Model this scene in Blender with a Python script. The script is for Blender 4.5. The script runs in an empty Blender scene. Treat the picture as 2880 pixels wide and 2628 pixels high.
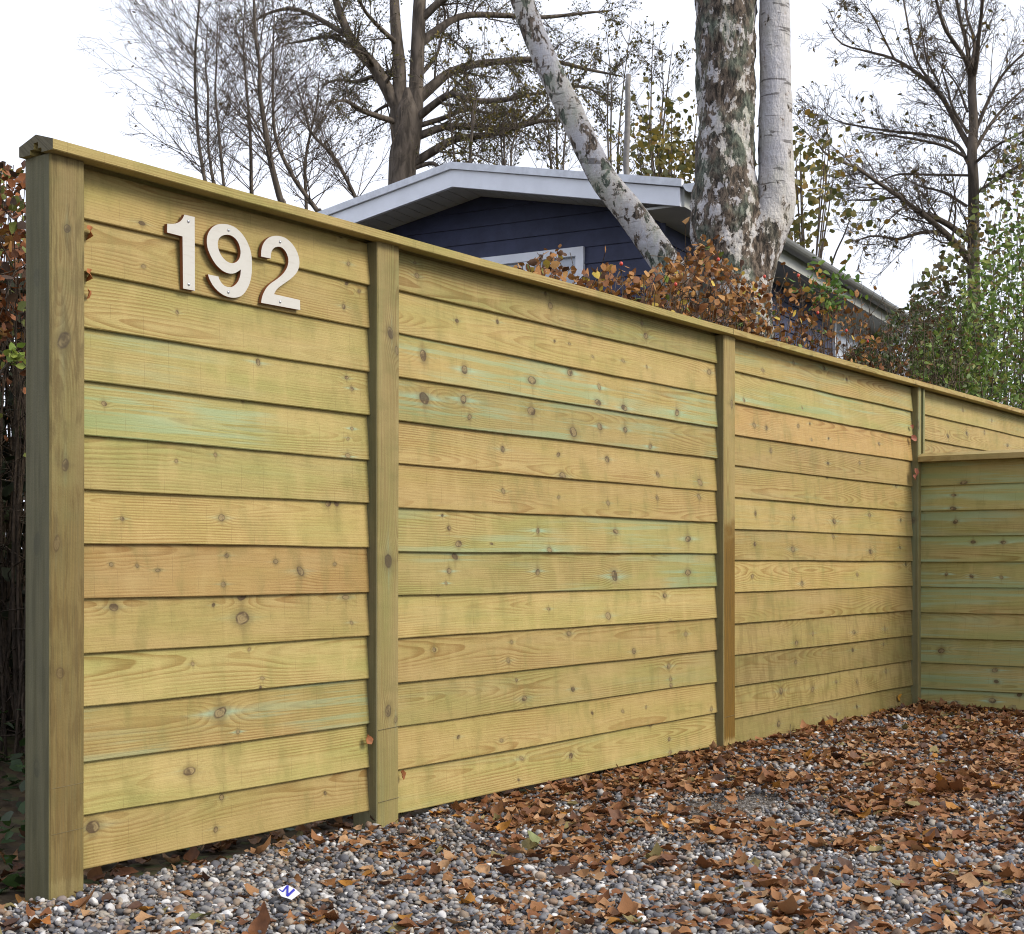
import bpy, bmesh, math, random
import numpy as np
from mathutils import Vector, Matrix, noise as mnoise

# ------------------------------------------------------------------ camera, sky, sun, exposure
SC = bpy.context.scene
COL = SC.collection
R = math.radians
FPX, CXP, HYP = 4100.0, 1440.0, 1582.0          # focal length and horizon of the photograph, in its pixels
THETA = math.atan(2972 / FPX)
FWD = np.array([math.cos(THETA), math.sin(THETA), 0.0])
RGT = np.array([math.sin(THETA), -math.cos(THETA), 0.0])
UPV = np.array([0, 0, 1.0])
CAM = np.array([-2.1657, -2.9299, 0.8157])

cam_d = bpy.data.cameras.new('camera')
cam = bpy.data.objects.new('camera', cam_d)
COL.objects.link(cam)
cam.location = CAM
cam.rotation_euler = (R(90), 0, THETA - R(90))
cam_d.sensor_width = 36
cam_d.lens = 51.25
cam_d.shift_y = 0.0931
cam_d.clip_start = 0.05
cam_d.clip_end = 2000
SC.camera = cam

SUN_AZ = R(-76)          # compass of the sun in the xy plane (from +x), to the right of the camera
SUN_EL = R(36)
W = bpy.data.worlds.new('World')
SC.world = W
W.use_nodes = True
nt = W.node_tree
bg = nt.nodes['Background']
sky = nt.nodes.new('ShaderNodeTexSky')
sky.sky_type = 'NISHITA'
sky.sun_disc = False
sky.sun_elevation = SUN_EL
sky.sun_rotation = R(90) - SUN_AZ
sky.air_density = 1.0
sky.dust_density = 4.0
sky.ozone_density = 1.0
hs = nt.nodes.new('ShaderNodeHueSaturation')
hs.inputs['Saturation'].default_value = 0.45
mx = nt.nodes.new('ShaderNodeMix')
mx.data_type = 'RGBA'
mx.inputs[0].default_value = 0.72                # closed, bright cloud cover over the blue
mx.inputs[7].default_value = (11.0, 11.6, 13.2, 1)
nt.links.new(sky.outputs[0], hs.inputs['Color'])
nt.links.new(hs.outputs[0], mx.inputs[6])
nt.links.new(mx.outputs[2], bg.inputs['Color'])
bg.inputs['Strength'].default_value = 0.1

sun_d = bpy.data.lights.new('sun', 'SUN')
sun_d.energy = 2.6
sun_d.angle = R(24)
sun_d.color = (1.0, 0.91, 0.74)
sun = bpy.data.objects.new('sun', sun_d)
COL.objects.link(sun)
sdir = Vector((math.cos(SUN_EL) * math.cos(SUN_AZ), math.cos(SUN_EL) * math.sin(SUN_AZ), math.sin(SUN_EL)))
sun.rotation_euler = (-sdir).to_track_quat('-Z', 'Y').to_euler()

SC.view_settings.view_transform = 'Standard'
SC.view_settings.look = 'None'
SC.view_settings.gamma = 1
SC.view_settings.exposure = 0.40
SC.view_settings.use_curve_mapping = False
SC.cycles.max_bounces = 4
SC.cycles.diffuse_bounces = 3
SC.cycles.glossy_bounces = 2
SC.cycles.transmission_bounces = 2
SC.cycles.use_adaptive_sampling = True
SC.cycles.adaptive_threshold = 0.02
SC.cycles.transparent_max_bounces = 6
SC.cycles.use_denoising = True
SC.cycles.filter_width = 1.1

# ------------------------------------------------------------------ helpers
rng = np.random.default_rng(7)
random.seed(7)


def at(x, y, Z):
    """point seen at photo pixel (x, y) at depth Z metres"""
    return CAM + (FWD + RGT * (x - CXP) / FPX + UPV * (HYP - y) / FPX) * Z


def on_plane(x, y, n, d):
    r = FWD + RGT * (x - CXP) / FPX + UPV * (HYP - y) / FPX
    n = np.array(n, float)
    return CAM + r * ((d - n @ CAM) / (n @ r))


def depth(p):
    return (np.asarray(p) - CAM) @ FWD


def tag(o, label=None, cat=None, group=None, kind=None):
    if label: o['label'] = label
    if cat: o['category'] = cat
    if group: o['group'] = group
    if kind: o['kind'] = kind
    return o


def empty(name, loc=(0, 0, 0), rz=0, label=None, cat=None, group=None):
    o = bpy.data.objects.new(name, None)
    o.empty_display_size = 0.1
    COL.objects.link(o)
    o.location = loc
    o.rotation_euler = (0, 0, rz)
    return tag(o, label, cat, group)


def link(name, me, mat=None, parent=None, smooth=False):
    o = bpy.data.objects.new(name, me)
    COL.objects.link(o)
    if mat is not None and len(me.materials) == 0:
        me.materials.append(mat)
    if smooth:
        me.polygons.foreach_set('use_smooth', np.ones(len(me.polygons), bool))
    if parent is not None:
        o.parent = parent
    return o


def mesh_np(name, V, F, col=None):
    """V (n,3); F list of int arrays (k,3) or (k,4); col (n,3)"""
    me = bpy.data.meshes.new(name)
    V = np.asarray(V, np.float32)
    F = [np.asarray(f, np.int32) for f in F if len(f)]
    me.vertices.add(len(V))
    me.vertices.foreach_set('co', V.ravel())
    tot = np.concatenate([np.full(len(f), f.shape[1], np.int32) for f in F])
    idx = np.concatenate([f.ravel() for f in F])
    me.loops.add(len(idx))
    me.loops.foreach_set('vertex_index', idx)
    me.polygons.add(len(tot))
    st = np.concatenate([[0], np.cumsum(tot)[:-1]]).astype(np.int32)
    me.polygons.foreach_set('loop_start', st)
    me.polygons.foreach_set('loop_total', tot)
    if col is not None:
        a = me.attributes.new('col', 'FLOAT_COLOR', 'POINT')
        c = np.ones((len(V), 4), np.float32)
        c[:, :3] = col
        a.data.foreach_set('color', c.ravel())
    me.update(calc_edges=True)
    return me


def pyd(name, V, F):
    me = bpy.data.meshes.new(name)
    me.from_pydata([tuple(map(float, v)) for v in V], [], F)
    me.update()
    return me


def prism(pts, a, b, axis='x', flip=False):
    """closed polygon pts (p,q) extruded from a to b along axis; the polygon lies in the other two axes"""
    n = len(pts)
    V = []
    for s in (a, b):
        for p, q in pts:
            V.append({'x': (s, p, q), 'y': (p, s, q), 'z': (p, q, s)}[axis])
    F = [list(range(n))[::-1], list(range(n, 2 * n))]
    for i in range(n):
        j = (i + 1) % n
        F.append([i, j, n + j, n + i])
    return V, F


def solid(name, V, F, mat, parent=None, bevel=0):
    me = bpy.data.meshes.new(name)
    bm = bmesh.new()
    vs = [bm.verts.new(v) for v in V]
    for f in F:
        bm.faces.new([vs[i] for i in f])
    bmesh.ops.recalc_face_normals(bm, faces=bm.faces)
    if bevel:
        bmesh.ops.bevel(bm, geom=list(bm.edges), offset=bevel, segments=1, affect='EDGES')
    bm.to_mesh(me)
    bm.free()
    return link(name, me, mat, parent)


def box(name, lo, hi, mat, parent=None, bevel=0):
    (x0, y0, z0), (x1, y1, z1) = lo, hi
    V, F = prism([(y0, z0), (y1, z0), (y1, z1), (y0, z1)], x0, x1)
    return solid(name, V, F, mat, parent, bevel)


def rot_batch(n, g, tilt=None):
    """n random rotation matrices; with tilt: random heading and a tilt of about that many radians"""
    if tilt is None:
        q = g.normal(size=(n, 4))
        q /= np.linalg.norm(q, axis=1)[:, None]
    else:
        h = g.uniform(0, 2 * math.pi, n)
        ax = g.uniform(0, 2 * math.pi, n)
        t = np.minimum(np.abs(g.normal(0, 1, n)), 1.9) * tilt
        q1 = np.stack([np.cos(h / 2), 0 * h, 0 * h, np.sin(h / 2)], 1)
        q2 = np.stack([np.cos(t / 2), np.sin(t / 2) * np.cos(ax), np.sin(t / 2) * np.sin(ax), 0 * t], 1)
        a, b = q2, q1
        q = np.stack([a[:, 0] * b[:, 0] - a[:, 1] * b[:, 1] - a[:, 2] * b[:, 2] - a[:, 3] * b[:, 3],
                      a[:, 0] * b[:, 1] + a[:, 1] * b[:, 0] + a[:, 2] * b[:, 3] - a[:, 3] * b[:, 2],
                      a[:, 0] * b[:, 2] - a[:, 1] * b[:, 3] + a[:, 2] * b[:, 0] + a[:, 3] * b[:, 1],
                      a[:, 0] * b[:, 3] + a[:, 1] * b[:, 2] - a[:, 2] * b[:, 1] + a[:, 3] * b[:, 0]], 1)
    w, x, y, z = q.T
    return np.stack([np.stack([1 - 2 * (y * y + z * z), 2 * (x * y - w * z), 2 * (x * z + w * y)], -1),
                     np.stack([2 * (x * y + w * z), 1 - 2 * (x * x + z * z), 2 * (y * z - w * x)], -1),
                     np.stack([2 * (x * z - w * y), 2 * (y * z + w * x), 1 - 2 * (x * x + y * y)], -1)], 1)


def scatter(name, templates, tid, M, T, colr):
    """many small pieces in one mesh: templates [(V, F)], chosen by tid, placed by M (n,3,3) and T (n,3)"""
    VV, FF, CC = [], [], []
    base = 0
    for k, (tv, tf) in enumerate(templates):
        s = np.where(tid == k)[0]
        if not len(s): continue
        v = np.einsum('nij,mj->nmi', M[s], tv) + T[s][:, None, :]
        m = len(tv)
        f = (tf[None] + (np.arange(len(s)) * m)[:, None, None] + base).reshape(-1, tf.shape[1])
        VV.append(v.reshape(-1, 3)); FF.append(f)
        CC.append(np.repeat(colr[s], m, axis=0))
        base += len(s) * m
    return mesh_np(name, np.concatenate(VV), FF, np.concatenate(CC))


LEAF_MESH = {}


def singles(name, templates, tid, M, T, cols, ci, mat, parent=None, label=None, cat=None, group=None):
    """each piece an object of its own; pieces of one shape and colour share their mesh"""
    out = []
    for i in range(len(T)):
        key = (id(templates), int(tid[i]), tuple(np.round(cols[ci[i]], 3)), mat.name)
        if key not in LEAF_MESH:
            tv, tf = templates[tid[i]]
            LEAF_MESH[key] = mesh_np(name, tv, [tf], np.tile(np.array(cols[ci[i]]), (len(tv), 1)))
        o = link(name, LEAF_MESH[key], mat, parent, len(LEAF_MESH[key].vertices) > 8)
        m = np.eye(4); m[:3, :3] = M[i]; m[:3, 3] = T[i]
        o.matrix_basis = Matrix(m.tolist())
        if label: tag(o, label, cat, group)
        out.append(o)
    return out


class Tubes:
    """collects limbs and twigs and builds them as one mesh"""
    def __init__(self): self.g = {}
    def add(self, P, rad, sides=5):
        P = np.asarray(P, float)
        rad = np.asarray(rad, float) if np.ndim(rad) else np.full(len(P), float(rad))
        self.g.setdefault((len(P), sides), []).append((P, rad))
    def mesh(self, name):
        VV, FF = [], []
        base = 0
        for (n, s), L in self.g.items():
            P = np.stack([p for p, _ in L]); rd = np.stack([r for _, r in L])
            t = np.gradient(P, axis=1)
            t /= np.linalg.norm(t, axis=2)[..., None] + 1e-9
            mt = t.mean(1)
            ref = np.where(np.abs(mt[:, 2:3]) > 0.75, np.array([[1.0, 0.13, 0]]), np.array([[0.07, 0.11, 1.0]]))
            u = np.cross(t, np.broadcast_to(ref[:, None, :], t.shape))
            u /= np.linalg.norm(u, axis=2)[..., None] + 1e-9
            v = np.cross(t, u)
            a = np.arange(s) * 2 * math.pi / s
            ring = P[:, :, None, :] + rd[:, :, None, None] * (np.cos(a)[None, None, :, None] * u[:, :, None, :] + np.sin(a)[None, None, :, None] * v[:, :, None, :])
            K = len(L)
            VV.append(ring.reshape(-1, 3))
            i, j = np.meshgrid(np.arange(n - 1), np.arange(s), indexing='ij')
            q = np.stack([i * s + j, i * s + (j + 1) % s, (i + 1) * s + (j + 1) % s, (i + 1) * s + j], -1).reshape(-1, 4)
            FF.append((q[None] + (np.arange(K) * n * s)[:, None, None] + base).reshape(-1, 4))
            base += K * n * s
        return mesh_np(name, np.concatenate(VV), FF)


def smooth_path(P, rad, n):
    """Catmull-Rom through P, resampled to n points"""
    P = np.asarray(P, float); rad = np.asarray(rad, float)
    Q = np.vstack([2 * P[0] - P[1], P, 2 * P[-1] - P[-2]])
    out, ro = [], []
    m = len(P) - 1
    for k in np.linspace(0, m - 1e-6, n):
        i = int(k); t = k - i
        p0, p1, p2, p3 = Q[i:i + 4]
        out.append(0.5 * ((2 * p1) + (-p0 + p2) * t + (2 * p0 - 5 * p1 + 4 * p2 - p3) * t * t + (-p0 + 3 * p1 - 3 * p2 + p3) * t ** 3))
        ro.append(rad[i] * (1 - t) + rad[i + 1] * t)
    return np.array(out), np.array(ro)


# ------------------------------------------------------------------ materials
class NB:
    """small node-building helper"""
    def __init__(self, name):
        self.m = bpy.data.materials.new(name)
        self.m.use_nodes = True
        self.t = self.m.node_tree
        self.b = self.t.nodes['Principled BSDF']
    def n(self, typ, **kw):
        nd = self.t.nodes.new(typ)
        for k, v in kw.items(): setattr(nd, k, v)
        return nd
    def put(self, sock, v):
        if hasattr(v, 'is_output') or isinstance(v, bpy.types.NodeSocket): self.t.links.new(v, sock)
        elif v is not None:
            sock.default_value = v
    def math(self, op, a, b=None, c=None, clamp=False):
        nd = self.n('ShaderNodeMath', operation=op)
        nd.use_clamp = clamp
        self.put(nd.inputs[0], a)
        if b is not None: self.put(nd.inputs[1], b)
        if c is not None: self.put(nd.inputs[2], c)
        return nd.outputs[0]
    def mix(self, f, a, b, blend='MIX'):
        nd = self.n('ShaderNodeMix', data_type='RGBA', blend_type=blend)
        self.put(nd.inputs[0], f)
        self.put(nd.inputs[6], a if not isinstance(a, tuple) else (*a, 1))
        self.put(nd.inputs[7], b if not isinstance(b, tuple) else (*b, 1))
        return nd.outputs[2]
    def xyz(self, x, y, z):
        nd = self.n('ShaderNodeCombineXYZ')
        for i, v in enumerate((x, y, z)): self.put(nd.inputs[i], v)
        return nd.outputs[0]
    def noise(self, vec, scale=1, detail=3, rough=0.5, dist=0):
        nd = self.n('ShaderNodeTexNoise')
        self.put(nd.inputs['Vector'], vec)
        nd.inputs['Scale'].default_value = scale
        nd.inputs['Detail'].default_value = detail
        nd.inputs['Roughness'].default_value = rough
        nd.inputs['Distortion'].default_value = dist
        return nd.outputs[0]
    def step(self, v, lo, hi, a=0.0, b=1.0):
        nd = self.n('ShaderNodeMapRange', interpolation_type='SMOOTHSTEP')
        self.put(nd.inputs[0], v)
        for i, x in enumerate((lo, hi, a, b)): nd.inputs[i + 1].default_value = x
        return nd.outputs[0]
    def attr(self, name, typ='OBJECT', out=2):
        nd = self.n('ShaderNodeAttribute', attribute_type=typ, attribute_name=name)
        return nd.outputs[out]
    def coords(self):
        nd = self.n('ShaderNodeTexCoord')
        return nd.outputs['Object']
    def scalev(self, vec, s):
        nd = self.n('ShaderNodeVectorMath', operation='MULTIPLY')
        self.put(nd.inputs[0], vec); nd.inputs[1].default_value = s
        return nd.outputs[0]
    def bump(self, h, strength=0.3, dist=0.01):
        nd = self.n('ShaderNodeBump')
        nd.inputs['Strength'].default_value = strength
        nd.inputs['Distance'].default_value = dist
        self.put(nd.inputs['Height'], h)
        self.t.links.new(nd.outputs[0], self.b.inputs['Normal'])
    def done(self, color, rough=0.7, spec=0.3):
        self.put(self.b.inputs['Base Color'], color if not isinstance(color, tuple) else (*color, 1))
        self.put(self.b.inputs['Roughness'], rough)
        self.b.inputs['Specular IOR Level'].default_value = spec
        return self.m


NK = 8


def wood_material(name, vertical=False, NK=8):
    b = NB(name)
    sep = b.n('ShaderNodeSeparateXYZ')
    b.put(sep.inputs[0], b.coords())
    X, Y, Z = sep.outputs
    if vertical:
        Lr, Hh = Z, b.math('SUBTRACT', X, Y)
    else:
        Lr, Hh = X, b.math('SUBTRACT', Z, b.math('MULTIPLY', Y, 0.8))
    seed, hue, green, dirt = (b.attr(k) for k in ('seed', 'hue', 'green', 'dirt'))
    grey = b.attr('grey')
    L = b.math('MULTIPLY_ADD', seed, 13.7, Lr)
    sz = b.math('MULTIPLY', seed, 7.1)
    # hand-placed knots
    wob = b.math('MULTIPLY_ADD', b.noise(b.xyz(b.math('MULTIPLY', L, 60), b.math('MULTIPLY', Hh, 60), sz), 1, 1), 0.6, 0.7)
    dmin = bumpsum = streak = smear = None
    if NK == 0: dmin, bumpsum, streak, smear = 9.0, 0.0, 0.0, 0.0
    for k in range(NK):
        ks = b.n('ShaderNodeSeparateXYZ')
        b.put(ks.inputs[0], b.attr('k%d' % k, out=1))
        kx, kz, kr = ks.outputs
        dx = b.math('DIVIDE', b.math('SUBTRACT', Lr, kx), kr)
        dz = b.math('DIVIDE', b.math('SUBTRACT', Hh, kz), kr)
        ka = b.math('MULTIPLY', b.math('FRACT', b.math('MULTIPLY', kx, 37.3)), 3.14)   # each knot is an ellipse with its own slant
        sa, ca = b.math('SINE', ka), b.math('COSINE', ka)
        ex = b.math('ADD', b.math('MULTIPLY', b.math('MULTIPLY', dx, 0.66), ca), b.math('MULTIPLY', dz, sa))
        ez = b.math('SUBTRACT', b.math('MULTIPLY', dz, ca), b.math('MULTIPLY', b.math('MULTIPLY', dx, 0.66), sa))
        es = b.math('MULTIPLY_ADD', b.math('FRACT', b.math('MULTIPLY', kx, 91.7)), 0.55, 0.9)
        d2 = b.math('ADD', b.math('POWER', b.math('MULTIPLY', ex, 0.85), 2.0), b.math('POWER', b.math('MULTIPLY', ez, es), 2.0))
        d = b.math('SQRT', d2)
        e = b.math('ADD', b.math('POWER', b.math('MULTIPLY', dx, 0.22), 2.0), b.math('POWER', b.math('MULTIPLY', dz, 0.42), 2.0))
        g = b.math('MULTIPLY', b.math('EXPONENT', b.math('MULTIPLY', e, -1.0)), kr)
        s = b.math('EXPONENT', b.math('MULTIPLY', b.math('ADD', b.math('MULTIPLY', b.math('ABSOLUTE', dx), 0.16), b.math('MULTIPLY', b.math('ABSOLUTE', dz), 0.9)), -1.0))
        v = b.math('EXPONENT', b.math('MULTIPLY', b.math('ADD', b.math('MULTIPLY', b.math('ABSOLUTE', dx), 0.8), b.math('MULTIPLY', b.math('ABSOLUTE', dz), 0.28)), -1.0))
        smear = v if smear is None else b.math('MAXIMUM', smear, v)
        dmin = d if dmin is None else b.math('MINIMUM', dmin, d)
        bumpsum = g if bumpsum is None else b.math('ADD', bumpsum, g)
        streak = s if streak is None else b.math('MAXIMUM', streak, s)
    dk = b.math('MULTIPLY', dmin, wob)
    # growth rings of a sawn log
    low = b.noise(b.xyz(b.math('MULTIPLY', L, 0.75), sz, 0.0), 1, 1)
    hc = b.math('MULTIPLY_ADD', b.math('FRACT', b.math('MULTIPLY', seed, 3.77)), 0.12, 0.01)
    hh = b.math('SUBTRACT', Hh, hc)
    off = b.math('MULTIPLY_ADD', low, 0.16, -0.05)
    r = b.math('SQRT', b.math('ADD', b.math('POWER', hh, 2.0), b.math('POWER', off, 2.0)))
    w1 = b.noise(b.xyz(b.math('MULTIPLY', L, 3.0), b.math('MULTIPLY', Hh, 22), sz), 1, 2)
    r = b.math('ADD', r, b.math('MULTIPLY', w1, 0.012))
    r = b.math('ADD', r, b.math('MULTIPLY', bumpsum, 1.3))
    ph = b.math('FRACT', b.math('MULTIPLY', r, 150.0))
    ring = b.math('MULTIPLY', b.step(ph, 0.25, 0.88), b.step(ph, 0.90, 1.0, 1.0, 0.0))
    ringamt = b.math('MULTIPLY_ADD', b.step(b.noise(b.xyz(b.math('MULTIPLY', L, 1.6), b.math('MULTIPLY', Hh, 9), b.math('ADD', sz, 4.0)), 1, 2), 0.35, 0.65), 0.66, 0.12)
    fiber = b.noise(b.xyz(b.math('MULTIPLY', L, 9), b.math('MULTIPLY', Hh, 420), sz), 1, 2)
    speck = b.noise(b.xyz(b.math('MULTIPLY', L, 210), b.math('MULTIPLY', Hh, 210), sz), 1, 2)
    blot = b.noise(b.xyz(b.math('MULTIPLY', L, 2.2), b.math('MULTIPLY', Hh, 13), b.math('ADD', sz, 9.0)), 1, 3)
    # colour
    huev = b.math('ADD', hue, b.math('MULTIPLY_ADD', blot, 1.1, -0.58), clamp=True)
    base = b.mix(huev, (0.276, 0.255, 0.086), (0.372, 0.235, 0.084))
    base = b.mix(b.step(blot, 0.30, 0.75), base, b.mix(0.5, base, (0.36, 0.285, 0.13)))
    base = b.mix(b.math('MULTIPLY', ring, ringamt), base, b.mix(1.0, base, (0.60, 0.45, 0.30), 'MULTIPLY'))
    base = b.mix(b.math('MULTIPLY', b.step(fiber, 0.38, 0.68), 0.30), base, b.mix(1.0, base, (0.6, 0.5, 0.4), 'MULTIPLY'))
    base = b.mix(b.math('MULTIPLY', b.step(speck, 0.48, 0.8), 0.22), base, (0.13, 0.09, 0.035))
    smud = b.noise(b.xyz(b.math('MULTIPLY', L, 13), b.math('MULTIPLY', Hh, 6), b.math('ADD', sz, 21.0)), 1, 3, 0.6)
    base = b.mix(b.step(smud, 0.50, 0.75, 0.0, 0.42), base, (0.15, 0.138, 0.04))
    base = b.mix(b.step(smud, 0.5, 0.25, 0.0, 0.30), base, (0.42, 0.31, 0.13))
    # green impregnation salt in long streaks
    gs = b.noise(b.xyz(b.math('MULTIPLY', L, 1.5), b.math('MULTIPLY', Hh, 55), b.math('ADD', sz, 2.0)), 1, 3, 0.6)
    gm = b.noise(b.xyz(b.math('MULTIPLY', L, 1.1), b.math('MULTIPLY', Hh, 7), b.math('ADD', sz, 5.0)), 1, 2)
    gf = b.math('MULTIPLY', b.step(gs, 0.45, 0.56), b.step(gm, 0.40, 0.56))
    gf = b.math('ADD', b.math('MULTIPLY', gf, green), b.math('MULTIPLY', b.math('MULTIPLY', b.step(streak, 0.12, 0.7), b.step(gs, 0.40, 0.56)), b.math('MULTIPLY_ADD', green, 1.2, 0.28)), clamp=True)
    gt = b.mix(b.step(gm, 0.4, 0.8), (0.27, 0.37, 0.26), (0.13, 0.20, 0.085))
    base = b.mix(b.math('MULTIPLY', gf, 0.85), base, gt)
    gw = b.math('MULTIPLY', b.step(gm, 0.3, 0.7), b.math('MULTIPLY', green, 0.62))
    base = b.mix(gw, base, (0.215, 0.235, 0.085))
    # saw marks across the board
    vo = b.n('ShaderNodeTexVoronoi', voronoi_dimensions='1D', feature='DISTANCE_TO_EDGE')
    b.put(vo.inputs['W'], b.math('ADD', L, b.math('MULTIPLY', Hh, -0.06)))
    vo.inputs['Scale'].default_value = 11
    saw = b.math('MULTIPLY', b.step(vo.outputs['Distance'], 0.0, 0.014, 1.0, 0.0), b.step(b.noise(b.xyz(b.math('MULTIPLY', L, 9), b.math('MULTIPLY', Hh, 14), sz), 1, 2), 0.46, 0.6))
    if not vertical:
        base = b.mix(b.math('MULTIPLY', saw, 0.40), base, (0.10, 0.06, 0.022))
    # dirt: drips and splashes
    dn = b.noise(b.xyz(b.math('MULTIPLY', L, 26 if not vertical else 7), b.math('MULTIPLY', Hh, 9 if not vertical else 45), b.math('ADD', sz, 11.0)), 1, 4, 0.62)
    base = b.mix(b.math('MULTIPLY', b.step(dn, 0.47, 0.62), dirt), base, (0.11, 0.066, 0.016))
    base = b.mix(b.math('MULTIPLY', dirt, 0.35), base, (0.17, 0.13, 0.045))
    # knots
    base = b.mix(b.math('MULTIPLY', b.math('MULTIPLY', b.step(smear, 0.12, 0.6), b.step(smud, 0.38, 0.54)), 0.42), base, (0.14, 0.10, 0.034))
    halo = b.step(dk, 0.95, 2.4, 1.0, 0.0)
    base = b.mix(b.math('MULTIPLY', halo, 0.5), base, (0.155, 0.115, 0.04))
    kc = b.noise(b.xyz(b.math('MULTIPLY', L, 31), b.math('MULTIPLY', Hh, 31), b.math('ADD', sz, 3.0)), 1, 2)
    inner = b.mix(b.step(kc, 0.40, 0.56), (0.06, 0.036, 0.02), (0.235, 0.175, 0.085))
    inner = b.mix(b.math('MULTIPLY', b.step(b.math('SINE', b.math('MULTIPLY', dk, 17.0)), 0.0, 1.0), 0.35), inner, (0.06, 0.035, 0.02))
    base = b.mix(b.step(dk, 0.86, 1.0, 0.80, 0.0), base, inner)
    rimf = b.math('MULTIPLY', b.step(dk, 0.72, 0.90), b.step(dk, 0.95, 1.18, 1.0, 0.0))
    base = b.mix(b.math('MULTIPLY', rimf, b.step(wob, 0.80, 1.15, 0.15, 0.85)), base, (0.055, 0.032, 0.018))
    # weathering, plus the shade of the posts' left faces put into the grey
    greyc = b.mix(b.step(b.noise(b.xyz(b.math('MULTIPLY', L, 2.5), b.math('MULTIPLY', Hh, 60), sz), 1, 3), 0.35, 0.65), (0.108, 0.110, 0.066), (0.158, 0.156, 0.098))
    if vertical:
        grey = b.math('ADD', grey, b.math('MULTIPLY', b.attr('grey_shade_side'), b.step(Hh, -0.004, -0.001, 1.0, 0.0)), clamp=True)
        st = b.attr('stain')
        sf = b.step(b.math('SUBTRACT', b.math('ADD', Lr, b.math('MULTIPLY_ADD', smud, 0.5, -0.25)), st), -0.25, 0.0, 1.0, 0.0)
        sf = b.math('MULTIPLY', sf, b.step(b.math('ADD', Lr, b.math('MULTIPLY', fiber, 0.06)), 0.075, 0.09))
        sf = b.math('MULTIPLY', sf, b.step(Hh, 0.0, 0.004))
        base = b.mix(b.math('MULTIPLY', sf, b.attr('stainamt')), base, b.mix(b.step(fiber, 0.3, 0.7), (0.175, 0.092, 0.009), (0.10, 0.055, 0.007)))
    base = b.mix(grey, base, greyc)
    tn = b.n('ShaderNodeTexCoord')
    sn = b.n('ShaderNodeSeparateXYZ'); b.put(sn.inputs[0], tn.outputs['Normal'])
    endg = b.step(b.math('ABSOLUTE', sn.outputs[2 if vertical else 0]), 0.8, 0.95)
    base = b.mix(b.math('MULTIPLY', endg, 0.85), base, b.mix(b.step(speck, 0.4, 0.6), (0.055, 0.05, 0.036), (0.10, 0.09, 0.062)))
    vs = b.n('ShaderNodeVectorMath', operation='SCALE')
    b.put(vs.inputs[0], base); b.put(vs.inputs['Scale'], b.attr('val'))
    base = vs.outputs[0]
    h = b.math('ADD', b.math('MULTIPLY', fiber, 0.9), b.math('MULTIPLY', speck, 0.8))
    b.bump(h, 0.6, 0.0013)
    return b.done(base, 0.68, 0.25)


WOODS = {}


def wood_for(n, vertical=False):
    n = next(k for k in (0, 2, 4, 6, 8) if n <= k or k == 8)
    if (n, vertical) not in WOODS:
        WOODS[(n, vertical)] = wood_material('impregnated_wood' + ('_upright' if vertical else ''), vertical, n)
    return WOODS[(n, vertical)]


WOOD = WOODV = None


def wood_props(o, seed, hue=0.4, green=0.05, dirt=0.0, grey=0.0, knots=(), vertical=False, grey_shade_side=0.0, stain=-9.0, stainamt=0.8, val=1.0):
    o.data.materials.append(wood_for(len(knots), vertical))
    if vertical: o['grey_shade_side'] = float(grey_shade_side); o['stain'] = float(stain); o['stainamt'] = float(stainamt)
    o['val'] = float(val)
    o['seed'] = float(seed); o['hue'] = float(hue); o['green'] = float(green)
    o['dirt'] = float(dirt); o['grey'] = float(grey)
    ks = sorted(knots, key=lambda k: -k[2])[:NK]
    for i in range(next(k for k in (0, 2, 4, 6, 8) if len(ks) <= k)):
        o['k%d' % i] = [float(v) for v in ks[i]] if i < len(ks) else [-50.0, -50.0, 0.01]


def col_material(name, rough=0.75, spec=0.25, speck=0.25, scale=60, trans=0.0, vein=False):
    b = NB(name)
    c = b.attr('col', 'GEOMETRY', 0)
    ns = b.noise(b.coords(), scale, 3, 0.6)
    base = b.mix(b.step(ns, 0.3, 0.75), b.mix(1.0, c, (1 - speck, 1 - speck, 1 - speck), 'MULTIPLY'), c)
    b.bump(ns, 0.25, 0.003)
    if trans:
        b.done(base, rough, spec)
        tr = b.n('ShaderNodeBsdfTranslucent')
        b.put(tr.inputs[0], base)
        ms = b.n('ShaderNodeMixShader')
        ms.inputs[0].default_value = trans
        out = b.t.nodes['Material Output']
        b.t.links.new(b.b.outputs[0], ms.inputs[1])
        b.t.links.new(tr.outputs[0], ms.inputs[2])
        b.t.links.new(ms.outputs[0], out.inputs[0])
        return b.m
    return b.done(base, rough, spec)


def plain(name, color, rough=0.5, spec=0.4, var=0.12, scale=9, metal=0.0, bump=0.0):
    b = NB(name)
    ns = b.noise(b.coords(), scale, 4, 0.6)
    dark = tuple(c * (1 - var) for c in color)
    lite = tuple(min(1, c * (1 + var)) for c in color)
    base = b.mix(b.step(ns, 0.3, 0.7), dark, lite)
    if bump: b.bump(b.noise(b.coords(), scale * 12, 3), bump, 0.004)
    b.b.inputs['Metallic'].default_value = metal
    return b.done(base, rough, spec)


def bark_material(name, dark, lite, sx=40, sz=9, bump=0.6):
    b = NB(name)
    v = b.scalev(b.coords(), (sx, sx, sz))
    ns = b.noise(v, 1, 4, 0.6, 0.6)
    base = b.mix(b.step(ns, 0.32, 0.68), dark, lite)
    b.bump(ns, bump, 0.02)
    return b.done(base, 0.85, 0.15)


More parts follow.
